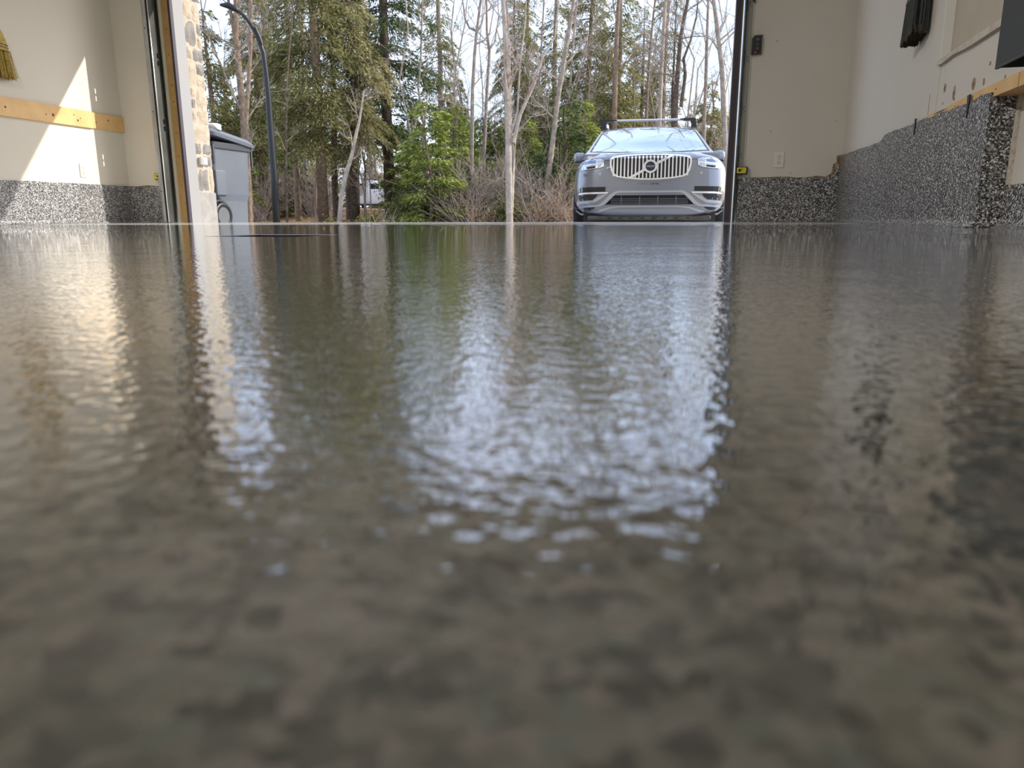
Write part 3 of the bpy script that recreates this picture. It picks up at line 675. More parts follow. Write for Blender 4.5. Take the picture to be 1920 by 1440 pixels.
# grille
outer = [(562, 522), (700, 503), (850, 494), (945, 492), (1040, 494), (1190, 503), (1328, 522), (1350, 545), (1352, 590), (1338, 660), (1315, 705), (1280, 727), (1180, 745), (1040, 756), (945, 758), (850, 756), (710, 745), (610, 727), (575, 705), (552, 660), (538, 590), (540, 545)]
inner = [((x-945)*.955+945, (y-627)*.885+627) for x, y in outer]
gr = drape('grille', cp(outer), BLACK, .002, .02)
drape('grille_frame', cp(outer), CHROME, .02, .018, holes=[cp(inner)], parent=gr, smooth=True)
for i in range(21):
    x = 578+i*36.7
    tp, bt = 522+18*abs((x-945)/400)**2-8, 738-24*abs((x-945)/390)**2.6
    if abs(x-945) < 60: 
        drape('bar', cp([(x-7, tp), (x+7, tp), (x+7, 570), (x-7, 570)]), CHROME, .013, .012, parent=gr)
        drape('bar', cp([(x-7, 690), (x+7, 690), (x+7, bt), (x-7, bt)]), CHROME, .013, .012, parent=gr)
    else: drape('bar', cp([(x-7, tp), (x+7, tp), (x+7, bt), (x-7, bt)]), CHROME, .013, .012, parent=gr)
drape('diagonal_strap', cp([(1150, 506), (1190, 508), (1014, 606), (1002, 582)]), CHROME, .024, .010, parent=gr)
drape('diagonal_strap', cp([(884, 646), (894, 666), (752, 746), (704, 744)]), CHROME, .024, .010, parent=gr)
em = drape('emblem', cp(ell(945, 624, 68, 68)), CHROME, .032, .022, holes=[cp(ell(945, 624, 48, 48))], smooth=True)
drape('badge_face', cp(ell(945, 624, 49, 49)), mat('badge_dark', (.02, .03, .05), .25), .026, .012, parent=em)
def text(body_, size, u, z, lift, m, parent, name='lettering', off=0., squeeze=1.):
    c_ = bpy.data.curves.new('t', 'FONT'); c_.body = body_; c_.size = size; c_.align_x = 'CENTER'; c_.align_y = 'CENTER'; c_.offset = off; c_.resolution_u = 3
    to = bpy.data.objects.new('t', c_); COL.objects.link(to); bpy.context.view_layer.update()
    me = bpy.data.meshes.new_from_object(to.evaluated_get(bpy.context.evaluated_depsgraph_get())); bpy.data.objects.remove(to)
    for v in me.vertices:
        x, zz_ = u+v.co.x*squeeze, z+v.co.y; h_ = bvh_front.ray_cast(Vector((x, -3, zz_)), Vector((0, 1, 0)))[0]
        v.co = Vector((x, (h_.y if h_ else 0)-lift, zz_))
    me.materials.append(m); o = bpy.data.objects.new(name, me); COL.objects.link(o); o.parent = parent; return o
text('VOLVO', .030, cu(945), cv(624), .0275, CHROME, em, squeeze=.95)
text('VOLVO', .036, cu(878), cv(796), .0015, mat('thin_grey_letters', (.05, .055, .065), .5), car, off=-.0006, squeeze=1.0)
text('LAVAL', .036, cu(996), cv(796), .0015, mat('bold_black_letters', (.02, .02, .025), .5), car, off=.0008)
for mir in (False, True):
    # headlamps
    hl = drape('headlamp', cp([(232, 566), (262, 548), (340, 536), (440, 536), (476, 546), (482, 580), (478, 612), (440, 634), (340, 646), (250, 648), (222, 626), (216, 590)], mir), LENS, .004, .03, smooth=True)
    drape('lamp_frame', cp([(216, 590), (232, 562), (262, 543), (340, 531), (440, 531), (480, 541), (487, 580), (482, 615), (440, 639), (340, 652), (245, 654), (216, 630)], mir), BLACK, .002, .02, parent=hl)
    drape('light_guide', cp([(255, 600), (330, 592), (400, 586), (400, 570), (412, 570), (412, 584), (474, 580), (474, 590), (412, 596), (412, 612), (400, 612), (400, 598), (330, 603), (258, 611)], mir), LED, .010, .01, parent=hl)
    drape('reflector', cp([(258, 565), (330, 553), (395, 552), (395, 578), (320, 585), (252, 590)], mir), mat('lamp_blue_grey', (.16, .22, .34), .1, .8, coat=1), .007, .01, parent=hl)
    drape('reflector', cp([(300, 618), (395, 612), (392, 630), (330, 638), (306, 638)], mir), BLACK, .007, .01, parent=hl)
    # bumper side vents
    v1 = drape('upper_vent', cp([(232, 836), (256, 826), (502, 824), (502, 872), (240, 878)], mir), BLACK, .002, .02)
    for y in (838, 850, 862): drape('fin', cp([(262, y), (496, y-3), (496, y+1), (262, y+4)], mir), UND, .006, .008, parent=v1)
    drape('chrome_strip', cp([(220, 888), (300, 881), (535, 880), (520, 892), (300, 896), (222, 900)], mir), CHROME, .014, .02, smooth=True)
    v2 = drape('lower_vent', cp([(222, 905), (280, 900), (424, 900), (410, 925), (370, 958), (222, 966)], mir), BLACK, .002, .02)
    for y in (918, 934): drape('fin', cp([(240, y), (395, y-4), (390, y+2), (240, y+6)], mir), UND, .006, .008, parent=v2)
    drape('chrome_strip', cp([(218, 972), (375, 962), (428, 925), (520, 890), (536, 884), (460, 945), (395, 985), (310, 994), (220, 994)], mir), PAINT_L, .010, .02, smooth=True)
    # silver lower blade
    drape('bumper_blade', cp([(165, 1016), (300, 1016), (430, 1008), (480, 975), (545, 905), (600, 872), (630, 866), (636, 886), (600, 902), (560, 945), (505, 1000), (455, 1026), (300, 1033), (180, 1033)], mir), PAINT_L, .012, .02, smooth=True)
    drape('corner_slot', cp([(245, 1040), (400, 1030), (388, 1046), (352, 1062), (250, 1070)], mir), BLACK, .003, .02)
    drape('lower_lip', cp([(178, 1042), (240, 1084), (430, 1066), (540, 1032), (640, 1022), (640, 1036), (550, 1048), (440, 1086), (240, 1102), (190, 1062)], mir), PAINT_L, .010, .02, smooth=True)
    drape('bonnet_gap', cp([(486, 553), (540, 553), (540, 557), (486, 557)], mir), BLACK, .0015, .01)
drape('tow_cover', cp([(268, 682), (322, 682), (325, 720), (272, 720)]), PAINT, .003, .01)
drape('washer_cover', cp([(278, 690), (313, 690), (315, 712), (281, 712)]), mat('cover_grey', (.12, .13, .15), .5), .005, .01)  # darker grey square inside the tow cover
drape('parking_sensor', cp(ell(441, 692, 14, 14, 14)), PAINT_L, .003, .01)
drape('parking_sensor', cp(ell(441, 692, 14, 14, 14), True), PAINT_L, .003, .01)
drape('bumper_blade', cp([(630, 866), (1260, 866), (1254, 886), (636, 886)]), PAINT_L, .012, .02, smooth=True)
drape('lower_lip', cp([(640, 1022), (1250, 1022), (1250, 1036), (640, 1036)]), PAINT_L, .010, .02)
li = drape('lower_intake', cp([(598, 912), (1292, 912), (1330, 945), (1395, 1006), (495, 1006), (560, 945)]), DARK, .003, .03)
for y in (945, 962, 978, 992): drape('slat', cp([(560, y), (1330, y), (1330, y+5), (560, y+5)]), mat('grey_plastic', (.13, .13, .14), .5), .010, .008, parent=li)
for x in (664, 850, 1030, 1212): drape('upright', cp([(x-4, 922), (x+4, 922), (x+4, 1003), (x-4, 1003)]), MATS['grey_plastic'], .013, .008, parent=li)
drape('bonnet_line', cp([(500, 508), (560, 494), (700, 482), (945, 477), (1190, 482), (1330, 494), (1390, 508), (1390, 512), (1330, 499), (1190, 487), (945, 482), (700, 487), (560, 499), (500, 512)]), BLACK, .001, .01)
bs = empty('skid_plate'); bs.parent = car
MB().rbox(-.74, .74, .035, .55, .185, .245, .02).build('plate', mat('grey_green_plastic', (.10, .10, .09), .5, noise=(6, (.06, .05, .04), .4, .6)), bs)
for i in range(8): bx('notch', BLACK, -.50+i*.135, -.455+i*.135, .030, .045, .205, .218, bs)
bx('undertray', UND, -.80, .80, .15, 4.7, .16, .30, bs); bx('undertray', UND, -.6, .6, .4, 3.9, .12, .17, bs)
MB().rbox(-.62, .62, .5, .62, .13, .20, .02).build('subframe', mat('rusty_subframe', (.10, .07, .05), .8), bs)
# windscreen and windows
drape('windscreen', [(-.775, 1.17), (-.4, 1.155), (0, 1.15), (.4, 1.155), (.775, 1.17), (.635, 1.565), (.575, 1.61), (.3, 1.627), (0, 1.632), (-.3, 1.627), (-.575, 1.61), (-.635, 1.565)], gm, .006, .012, bvh=bvh_cab, step=.06, smooth=True)
drape('windscreen_seal', [(-.805, 1.16), (-.4, 1.14), (0, 1.135), (.4, 1.14), (.805, 1.16), (.655, 1.575), (.585, 1.62), (.3, 1.637), (0, 1.642), (-.3, 1.637), (-.585, 1.62), (-.655, 1.575)], BLACK, .003, .012, bvh=bvh_cab, step=.06)
drape('camera_housing', [(-.15, 1.622), (-.13, 1.59), (-.07, 1.565), (.07, 1.565), (.13, 1.59), (.15, 1.622)], mat('tinted_band', (.06, .08, .11), .1, coat=1), .010, .012, bvh=bvh_cab)
for s in (-1, 1):
    for wn in ([(1.72, 1.14), (2.5, 1.14), (2.5, 1.58), (2.3, 1.56), (2.0, 1.42)], [(2.56, 1.14), (3.4, 1.15), (3.4, 1.59), (2.56, 1.59)], [(3.46, 1.16), (4.3, 1.22), (4.25, 1.45), (3.9, 1.56), (3.46, 1.59)]):
        drape('side_window', wn, GLASSD, .006, .012, bvh=bvh_cab, step=.12, dirv='x', side=s)
    # mirrors
    mr = empty('door_mirror'); mr.parent = car
    k = MB(); k.rbox(s*.965-.085, s*.965+.085, 1.60, 1.72, 1.06, 1.20, .045); o = k.build('mirror_shell', PAINT, mr); smooth_angle(o, 50)
    bx('mirror_arm', BLACK, min(s*.88, s*.97), max(s*.88, s*.97), 1.64, 1.70, 1.075, 1.10, mr)
    bx('indicator', mat('mirror_base_black', (.02, .02, .02), .3), s*.965-.07, s*.965+.07, 1.605, 1.70, 1.048, 1.065, mr)
    # roof rails with cross bars
    MB().tube([(s*.60, 2.35, 1.64), (s*.61, 2.45, 1.70), (s*.61, 4.0, 1.705), (s*.60, 4.2, 1.63)], .016, 8).build('roof_rail', CHROME, car, True)
for y in (2.62, 3.55):
    cb = empty('cross_bar'); cb.parent = car
    k = MB(); k.rbox(-.66, .66, y-.04, y+.04, 1.775, 1.80, .010); k.build('bar', mat('brushed_aluminium', (.75, .76, .77), .3, .8), cb)
    for s in (-1, 1):
        MB().prism([(s*.47, 1.78), (s*.47, 1.795), (s*.68, 1.805), (s*.70, 1.79), (s*.72, 1.67), (s*.64, 1.67), (s*.63, 1.765)], 'y', y-.05, y+.05).build('foot', BLACK, cb)
# wheels
for y in (.98, 3.97):
    for s in (-1, 1):
        w_ = empty('wheel', (s*.84, y, .355)); w_.parent = car; w_.rotation_euler = (0, s*PI/2, 0)
        MB().lathe([(.25, -.12), (.34, -.125), (.365, -.11), (.370, -.06), (.370, .06), (.365, .11), (.34, .125), (.25, .12)], 40).build('tyre', RUB, w_, True)
        k = MB(); k.lathe([(.252, -.11), (.252, .11), (.235, .11), (.225, .06), (.225, -.11), (.252, -.11)], 40)
        for i in range(5):
            a = 2*PI*i/5; M_ = Matrix.Rotation(a, 4, 'Z'); q3 = MB().box(-.03, .03, .03, .235, .06, .09); k.add([M_ @ Vector(v) for v in q3.v], q3.f)
        k.lathe([(0, .095), (.06, .092), (.07, .06), (0, .06)], 20); k.build('rim', GALV, w_)
        MB().lathe([(0, -.02), (.17, -.02), (.17, .0), (0, .0)], 24).build('brake_disc', GALV_D, w_)
        k = MB()
        if y < 2:
            for i in range(60):
                a = 2*PI*i/60; M_ = Matrix.Rotation(a, 4, 'Z'); q3 = MB()
                for zz_ in (-.09, -.03, .03): q3.box(.367, .374, -.012, .012, zz_, zz_+.045)
                k.add([M_ @ Vector(v) for v in q3.v], q3.f)
            k.build('tread', RUB, w_)
# ------------------------------------------------------------------ trees
def foliage_mat(name, cols, trans=.35):
    m = bpy.data.materials.new(name); m.use_nodes = True; n = m.node_tree; n.nodes.clear()
    g = n.nodes.new('ShaderNodeNewGeometry'); r = n.nodes.new('ShaderNodeValToRGB'); e = r.color_ramp.elements
    while len(e) < len(cols): e.new(.5)
    for i, c_ in enumerate(cols): e[i].position = i/(len(cols)-1); e[i].color = (*c_, 1)
    n.links.new(g.outputs['Random Per Island'], r.inputs['Fac'])
    d = n.nodes.new('ShaderNodeBsdfDiffuse'); t = n.nodes.new('ShaderNodeBsdfTranslucent'); mxs = n.nodes.new('ShaderNodeMixShader'); mxs.inputs[0].default_value = trans
    o = n.nodes.new('ShaderNodeOutputMaterial')
    n.links.new(r.outputs['Color'], d.inputs['Color']); n.links.new(r.outputs['Color'], t.inputs['Color'])
    n.links.new(d.outputs[0], mxs.inputs[1]); n.links.new(t.outputs[0], mxs.inputs[2]); n.links.new(mxs.outputs[0], o.inputs['Surface'])
    return m
F_OLIVE = foliage_mat('needles_olive', [(.07, .085, .035), (.17, .18, .07), (.32, .30, .13), (.50, .45, .22)], .45)
F_GOLD = foliage_mat('needles_golden', [(.17, .165, .075), (.36, .33, .15), (.56, .50, .26), (.72, .66, .42)], .45)
F_DARK = foliage_mat('needles_dark', [(.03, .055, .026), (.07, .11, .045), (.14, .18, .075), (.27, .29, .13)], .4)
F_GREEN = foliage_mat('needles_bright', [(.09, .13, .03), (.20, .27, .055), (.36, .41, .10), (.54, .56, .22)], .45)
F_LEAF = foliage_mat('leaves_muted_green', [(.06, .085, .03), (.13, .17, .05), (.24, .27, .09), (.40, .38, .18)], .4)
F_YEL = foliage_mat('fern_yellow', [(.16, .16, .04), (.38, .33, .08), (.60, .52, .18)], .4)
F_DRY = foliage_mat('dry_leaves', [(.20, .13, .07), (.34, .24, .13), (.50, .38, .22)], .3)
BARKS = dict(dark=mat('bark_dark', (.085, .060, .042), .95, noise=(12, (.17, .13, .095), .4, .65), bump=(40, .02)),
             brown=mat('bark_brown', (.19, .13, .09), .95, noise=(12, (.30, .22, .15), .4, .65), bump=(40, .02)),
             grey=mat('bark_grey', (.25, .20, .155), .9, noise=(9, (.38, .32, .26), .4, .65), bump=(40, .015)),
             pale=mat('bark_pale', (.34, .29, .235), .9, noise=(8, (.47, .41, .34), .4, .65), bump=(40, .012)))
TWIG = mat('twigs_pinkish_tan', (.33, .25, .20), .9, noise=(6, (.50, .42, .35), .4, .6))
def quads_mesh(name, P, m):
    """P: (n,4,3) array of separate quads"""
    me = bpy.data.meshes.new(name); n = len(P)
    me.vertices.add(4*n); me.vertices.foreach_set('co', P.astype(np.float32).ravel())
    me.loops.add(4*n); me.loops.foreach_set('vertex_index', np.arange(4*n, dtype=np.int32))
    me.polygons.add(n); me.polygons.foreach_set('loop_start', np.arange(0, 4*n, 4, dtype=np.int32))
    me.update(calc_edges=True); me.materials.append(m); return me
def fronds(base, d, L, w, rg):
    """kite-shaped fronds"""
    n = len(base); d = d/np.linalg.norm(d, axis=1, keepdims=True)
    s = np.cross(d, rg.normal(size=(n, 3))); s /= np.linalg.norm(s, axis=1, keepdims=True)
    L = L[:, None]; w = w[:, None]
    return np.stack([base, base+d*L*.45+s*w, base+d*L+np.array([0, 0, -1])*L*.12, base+d*L*.45-s*w], axis=1)
def conifer_meshes(seed, H, Lmax, z0, bark, fol, dens=1., droop=.35, rbase=.11, fl=.15, shape=.8, up=.15, gap=.0):
    rg = np.random.default_rng(seed); tk_ = MB(); tk_.tube([(0, 0, -.3), (rg.normal()*.05, rg.normal()*.05, H*.4), (rg.normal()*.08, rg.normal()*.08, H*.75), (0, 0, H)], [rbase*1.15, rbase*.85, rbase*.45, .01], 9)
    brm = MB(); B = []; D = []; LL = []
    z = z0
    while z < H-.15:
        for _ in range(rg.integers(2, 5)):
            if rg.random() < gap: continue
            a = rg.uniform(0, 2*PI); L = Lmax*(1-(z-z0)/(H-z0+.3))**shape*rg.uniform(.55, 1.1)
            if z < z0+.8: L *= .75
            if L < .12: continue
            h = np.array([math.cos(a), math.sin(a), 0.]); sd_ = np.array([-h[1], h[0], 0.])
            zb_ = z+rg.uniform(-.1, .1)
            def pt(t): return h*(L*t*(1-.08*t)) + np.array([0, 0, zb_+L*(up*t-droop*1.4*t*t)])
            brm.tube([pt(0), pt(.35), pt(.7), pt(.98)], [.018*min(1.6, L)+.004, .012, .008, .003], 3, cap=False)
            n = int(L*L*95*dens+L*40*dens)
            t = rg.uniform(.08, 1, n)**.75; side = rg.uniform(-1, 1, n); wd_ = .40*L*(1-.75*t)+.08
            p = np.array([pt(ti) for ti in t])+sd_*(side*wd_)[:, None]+np.array([0, 0, 1.])*(rg.normal(size=n)*.035-np.abs(side)*wd_*droop*.7)[:, None]
            dr_ = h*(.75)+sd_*side[:, None]*.9+np.array([0, 0, -1])*(droop*rg.uniform(.2, 1.8, n))[:, None]+rg.normal(size=(n, 3))*.22
            B.append(p); D.append(dr_); LL.append(rg.uniform(.55, 1.25, n)*fl)
        z += rg.uniform(.10, .20)
    B = np.concatenate(B); D = np.concatenate(D); LL = np.concatenate(LL)
    Q = fronds(B, D, LL, LL*rg.uniform(.10, .17, len(LL)), rg)
    t_ = bpy.data.meshes.new('trunk'); t_.from_pydata(tk_.v, [], tk_.f); t_.materials.append(bark); t_.polygons.foreach_set('use_smooth', [True]*len(t_.polygons))
    b_ = bpy.data.meshes.new('branches'); b_.from_pydata(brm.v, [], brm.f); b_.materials.append(bark)
    return dict(trunk=t_, branches=b_, foliage=quads_mesh('foliage', Q, fol)), len(Q)
def plant(kind, meshes, x, y, rz=0., sc=1., label='', cat='tree', group=None, lean=(0, 0)):
    r = empty(kind, (x, y, gz(x, y)), rz, label, cat, group); r.scale = (sc,)*3; r.rotation_euler.x, r.rotation_euler.y = lean
    for nm, me in meshes.items():
        o = bpy.data.objects.new(nm, me); COL.objects.link(o); o.parent = r
        if nm in ('foliage', 'branches', 'twigs', 'fronds', 'stems'): o['kind'] = 'stuff'
    return r
B_ = BARKS
LMK = [(430, 'behind the grey bin'), (520, 'near the street lamp'), (600, 'at the foot of the straight brown hemlock'), (650, 'beside the short leaning trunk'), (715, 'around the white van'), (770, 'right of the dark hemlock trunk'),
       (820, 'around the young firs'), (890, 'at the crooked forked tree'), (955, 'around the twin pale trunks'), (1020, 'at the leaning pale trunk'), (1085, 'just left of the parked car'), (1180, 'behind the left half of the car'), (1270, 'behind the right half of the car'), (1360, 'at the right edge of the opening')]
def lmk(px): return min(LMK, key=lambda t: abs(t[0]-px))[1]
C = {}
C['hem'], n1 = conifer_meshes(1, 10.5, 2.1, 2.1, B_['brown'], F_OLIVE, 1.5, .45, .13, .11)
C['hem2'], n2 = conifer_meshes(2, 11.5, 2.0, 2.1, B_['dark'], F_DARK, 1.3, .35, .14, .11)
C['gold'], n3 = conifer_meshes(3, 9.0, 1.75, 1.75, B_['dark'], F_GOLD, 2.0, .6, .12, up=.2, fl=.10)
C['fir'], n4 = conifer_meshes(4, 2.9, 1.25, .12, B_['brown'], F_GREEN, 2.0, .18, .04, .13, .75, .25)
C['thin'], n5 = conifer_meshes(5, 12.5, 1.15, 2.6, B_['grey'], F_OLIVE, 1.1, .45, .10, .12, gap=.3)
C['cedar'], n6 = conifer_meshes(6, 5.4, 1.45, .3, B_['brown'], F_OLIVE, 2.2, .35, .09, .11)
C['dwarf'], n7 = conifer_meshes(7, 3.6, 1.3, .2, B_['dark'], F_DARK, 1.5, .3, .05, .13)
print('fronds', n1, n2, n3, n4, n5, n6, n7)
def base_at(px, D): v = W(px, 412, D=D); return v.x, v.y
CON = [ # kind, mesh, px, distance, scale, label
 ('hemlock', 'hem', 607, 20.5, 1.0, 'tall straight hemlock with brown trunk just right of the street lamp'),
 ('hemlock', 'gold', 665, 21.0, 1.0, 'broad hemlock with drooping golden-olive boughs above the white van'),
 ('hemlock', 'hem2', 733, 22.0, 1.05, 'tall dark hemlock whose trunk stands just right of the white van'),
 ('hemlock', 'cedar', 412, 19.5, 1.0, 'dense olive hemlock rising behind the grey bin'),
 ('hemlock', 'dwarf', 556, 27, .7, 'low dark hemlock right behind the street lamp pole'),
 ('hemlock', 'thin', 560, 24.5, 1.0, 'slender hemlock with sparse boughs behind the street lamp'),
 ('fir', 'fir', 808, 18.8, 1.12, 'bright green young fir, largest of the young firs, left of the bare trees'),
 ('fir', 'fir', 848, 20.5, 1.1, 'bright green young fir right behind the largest young fir'),
 ('fir', 'fir', 768, 22.0, 1.0, 'young green fir between the dark hemlock trunk and the largest fir'),
 ('hemlock', 'thin', 828, 27.0, 1.0, 'thin tall hemlock rising behind the young firs'),
 ('hemlock', 'dwarf', 1058, 19.5, .95, 'dark green young hemlock left of the parked car'),
 ('fir', 'fir', 1085, 22.0, 1.15, 'green young fir just behind the left mirror of the car'),
 ('hemlock', 'thin', 1150, 25.0, 1.0, 'slender hemlock with pale trunk above the left end of the roof rack'),
 ('hemlock', 'cedar', 1135, 24.0, .95, 'bushy olive hemlock behind the left side of the parked car'),
 ('hemlock', 'thin', 1040, 29.0, 1.0, 'slender hemlock behind the leaning pale trunk'),
 ('hemlock', 'thin', 990, 31.0, .95, 'far slender hemlock right of the twin pale trunks'),
 ('hemlock', 'cedar', 1182, 31.0, .85, 'far olive hemlock above the roof rack of the car'),
 ('hemlock', 'cedar', 1320, 27.0, .80, 'olive hemlock behind the right side of the parked car'),
 ('hemlock', 'thin', 1238, 33.0, 1.0, 'far hemlock with straight trunk above the middle of the car roof'),
 ('hemlock', 'thin', 520, 33.0, 1.0, 'far slender hemlock left of the straight brown hemlock'),
 ('hemlock', 'dwarf', 1008, 25.0, .9, 'small dark hemlock between the twin pale trunks and the car'),
 ('hemlock', 'hem', 968, 30.0, .85, 'far olive hemlock with brown trunk right behind the twin pale trunks'),
 ('hemlock', 'cedar', 1022, 23.5, .72, 'bushy olive hemlock behind the leaning pale trunk'),
 ('hemlock', 'hem', 1098, 27.0, .9, 'tall olive hemlock above the left mirror of the parked car'),
 ('hemlock', 'cedar', 862, 29.0, .9, 'far bushy hemlock behind the crooked forked tree'),
 ('hemlock', 'hem', 500, 27.0, .9, 'tall olive hemlock directly behind the curved top of the street lamp'),
 ('hemlock', 'hem', 1195, 34.0, .8, 'far olive hemlock above the roof rack, left of the straight pale tree'),
 ('hemlock', 'cedar', 1290, 36.0, .9, 'far bushy hemlock above the right end of the roof rack'),
 ('fir', 'fir', 455, 31.0, 1.5, 'bright yellow-green fir just right of the grey bin, deep in the wood'),
 ('fir', 'fir', 515, 35.0, 1.7, 'bright green fir deep behind the street lamp pole'),
 ('fir', 'fir', 562, 36.0, 1.5, 'bright green fir deep behind the thin stem right of the lamp'),
 ('fir', 'fir', 880, 24.0, 1.1, 'green young fir in front of the crooked forked tree'),
 ('fir', 'fir', 930, 26.0, 1.1, 'green young fir just left of the twin pale trunks'),
 ('fir', 'fir', 985, 22.5, 1.0, 'green young fir just right of the twin pale trunks'),
 ('fir', 'fir', 1040, 24.5, 1.2, 'green young fir behind the leaning pale trunk'),
 ('fir', 'fir', 490, 27.0, 1.4, 'bright yellow-green young fir seen between the bin and the street lamp'),
 ('fir', 'fir', 535, 42.0, 1.7, 'bright green fir deep in the wood right of the street lamp'),
 ('fir', 'fir', 590, 44.0, 1.9, 'far bright green fir left of the straight brown hemlock'),
 ('fir', 'fir', 1120, 26.0, 1.4, 'green fir glimpsed above the left mirror of the car'),
 ('fir', 'fir', 1345, 28.0, 1.2, 'green young fir glimpsed right of the car'),
 ('hemlock', 'dwarf', 905, 26.0, .9, 'small dark hemlock behind the forked bare tree'),
]
for i, (kd, mk, px, D, sc, lb) in enumerate(CON):
    x, y = base_at(px, D); plant(kd, C[mk], x, y, i*1.7, sc, lb)
g = random.Random(21)
for i in range(26):
    px = 380+i*40+g.uniform(-15, 15); D = g.uniform(36, 50)+(16 if 470 < px < 725 else 0); x, y = base_at(px, D)
    plant('hemlock', C[g.choice(['thin', 'cedar', 'dwarf', 'cedar', 'dwarf'])], x, y, g.uniform(0, 6), g.uniform(.8, 1.15), 'far conifer of the woodland backdrop '+lmk(px), 'tree', 'far conifers '+lmk(px))
# bare trees
def grow(k_tr, k_tw, pts, rad, seed, nb=14, t0=.25, Lb=1.4, tw=1.0, ang0=.6):
    rg = random.Random(seed); pts = [Vector(p) for p in pts]; m = len(pts)
    k_tr.tube(pts, [rad*(1-.75*i/(m-1)) for i in range(m)], 9, cap=False)
    def along(t):
        f = t*(m-1); i = min(int(f), m-2); return pts[i].lerp(pts[i+1], f-i), (pts[i+1]-pts[i]).normalized()
    def branch(p, d, L, r_, lev):
        q_ = [p]; dd = d.normalized(); n_ = 4 if lev < 2 else 3
        for i in range(n_):
            dd = (dd+Vector((rg.gauss(0, .16), rg.gauss(0, .16), rg.gauss(.07, .12)))).normalized(); q_.append(q_[-1]+dd*L/n_)
        k_tw.tube(q_, [r_*(1-.7*i/n_) for i in range(n_+1)], 4 if lev == 0 else 3, cap=False)
        if lev < 2:
            for _ in range(int((6 if lev == 0 else 4)*tw)):
                t = rg.uniform(.25, 1); f = t*n_; i = min(int(f), n_-1); b_ = q_[i].lerp(q_[i+1], f-i)
                nd = (dd+Vector((rg.gauss(0, .6), rg.gauss(0, .6), rg.gauss(.1, .4)))).normalized(); branch(b_, nd, L*rg.uniform(.35, .6), r_*.5, lev+1)
    for _ in range(nb):
        t = rg.uniform(t0, 1); p, d = along(t); a = rg.uniform(0, 2*PI)
        nd = Vector((math.cos(a), math.sin(a), 0))+d*rg.uniform(ang0*.5, ang0*2.2); r_ = rad*(1-.75*t)*.42
        branch(p, nd, Lb*rg.uniform(.5, 1.2)*(1-.35*t), max(.006, min(r_, .035)), 0)
def bare(label, pxs, D, wpx, bark, seed, nb=14, Lb=1.4, extra=(), ext=1., t0=.25, tw=1., group=None, kind='bare_tree'):
    b = W(*pxs[0], D=D); root = empty(kind, (b.x, b.y, gz(b.x, b.y)), 0, label, 'tree', group); L0 = root.location
    def conv(pl_, dep=0.):
        o_ = []
        for i, (x, y) in enumerate(pl_): v = W(x, y, D=D+dep*i); o_.append(v-L0)
        return o_
    rad = wpx/1420*D/2; p = conv(pxs); p[0].z = min(p[0].z, -.1)
    e = p[-1]-p[-2]; p += [p[-1]+e.normalized()*1.3*ext+Vector((.05, .1, .1))*ext, p[-1]+e.normalized()*2.6*ext+Vector((0, .2, .3))*ext, p[-1]+e.normalized()*3.9*ext+Vector((.1, .1, .9))*ext]
    kt, kw = MB(), MB(); grow(kt, kw, p, rad, seed, nb, t0, Lb, tw)
    for j, (pl_, w_) in enumerate(extra):
        q_ = conv(pl_, .06); grow(kt, kw, q_, w_/1420*D/2, seed+50+j, max(4, nb//3), .3, Lb*.7, tw)
    kt.build('trunk', B_[bark], root, True); o = kw.build('branches', TWIG if bark in ('pale', 'grey') else B_['grey'], root); o['kind'] = 'stuff'
    return root
bare('pale twin-trunked bare tree standing in the middle of the wood edge', [(956, 418), (954, 330), (953, 250), (951, 150), (947, 60), (943, 0)], 17.5, 14, 'pale', 1, 12, 1.3,
     extra=[([(958, 400), (962, 300), (955, 200), (955, 100), (950, 0)], 9), ([(962, 268), (975, 215), (1000, 160), (1018, 105), (1040, 70), (1048, 0)], 8), ([(958, 250), (970, 210), (975, 120), (985, 40), (988, -40)], 5), ([(957, 222), (930, 219), (914, 214), (890, 190)], 3), ([(962, 320), (968, 250), (1000, 215), (1040, 200)], 3)])
bare('slender bare tree with a crooked forked crown left of the twin trunks', [(888, 416), (884, 330), (885, 250), (886, 170), (890, 100), (894, 56)], 20, 9, 'grey', 2, 10, 1.1,
     extra=[([(894, 58), (880, 52), (872, 35), (868, 5), (862, -30)], 5), ([(894, 60), (903, 45), (906, 35), (912, -20)], 4), ([(893, 82), (908, 76), (918, 62), (925, 20), (925, -20)], 4)])
bare('thin bare tree with curving top between the forked one and the twin trunks', [(908, 416), (907, 300), (912, 190), (918, 95), (913, 60), (912, 0)], 22, 7, 'grey', 3, 10, 1.1, extra=[([(918, 92), (928, 78), (935, 30), (932, -20)], 4)])
bare('pale bare trunk leaning right, left of the parked car', [(1022, 418), (1028, 330), (1036, 270), (1045, 190), (1058, 110), (1068, 50), (1076, 0)], 19, 12, 'grey', 4, 10, 1.3)
bare('short pale leaning trunk beside the straight brown hemlock', [(632, 418), (640, 370), (648, 330), (660, 290), (668, 250)], 18.5, 10, 'pale', 5, 5, .9, ext=.2)
bare('dark bare trunk behind the short leaning one', [(631, 410), (628, 350), (626, 290), (628, 200), (622, 90)], 21.5, 13, 'dark', 6, 6, 1.0)
bare('dark double trunk left of the white van', [(655, 412), (653, 350), (660, 290), (664, 200), (668, 80)], 23, 12, 'dark', 7, 6, 1.0, extra=[([(668, 410), (664, 340), (672, 250), (676, 120)], 7)])
bare('thick bare tree with a wide fork behind the grey bin', [(468, 405), (463, 320), (455, 200), (446, 110), (443, 72)], 19, 15, 'brown', 8, 12, 1.5,
     extra=[([(444, 80), (436, 40), (428, 0), (420, -40)], 9), ([(446, 70), (444, 30), (440, -20)], 6), ([(446, 62), (462, 44), (480, 30), (494, 0), (500, -30)], 5)])
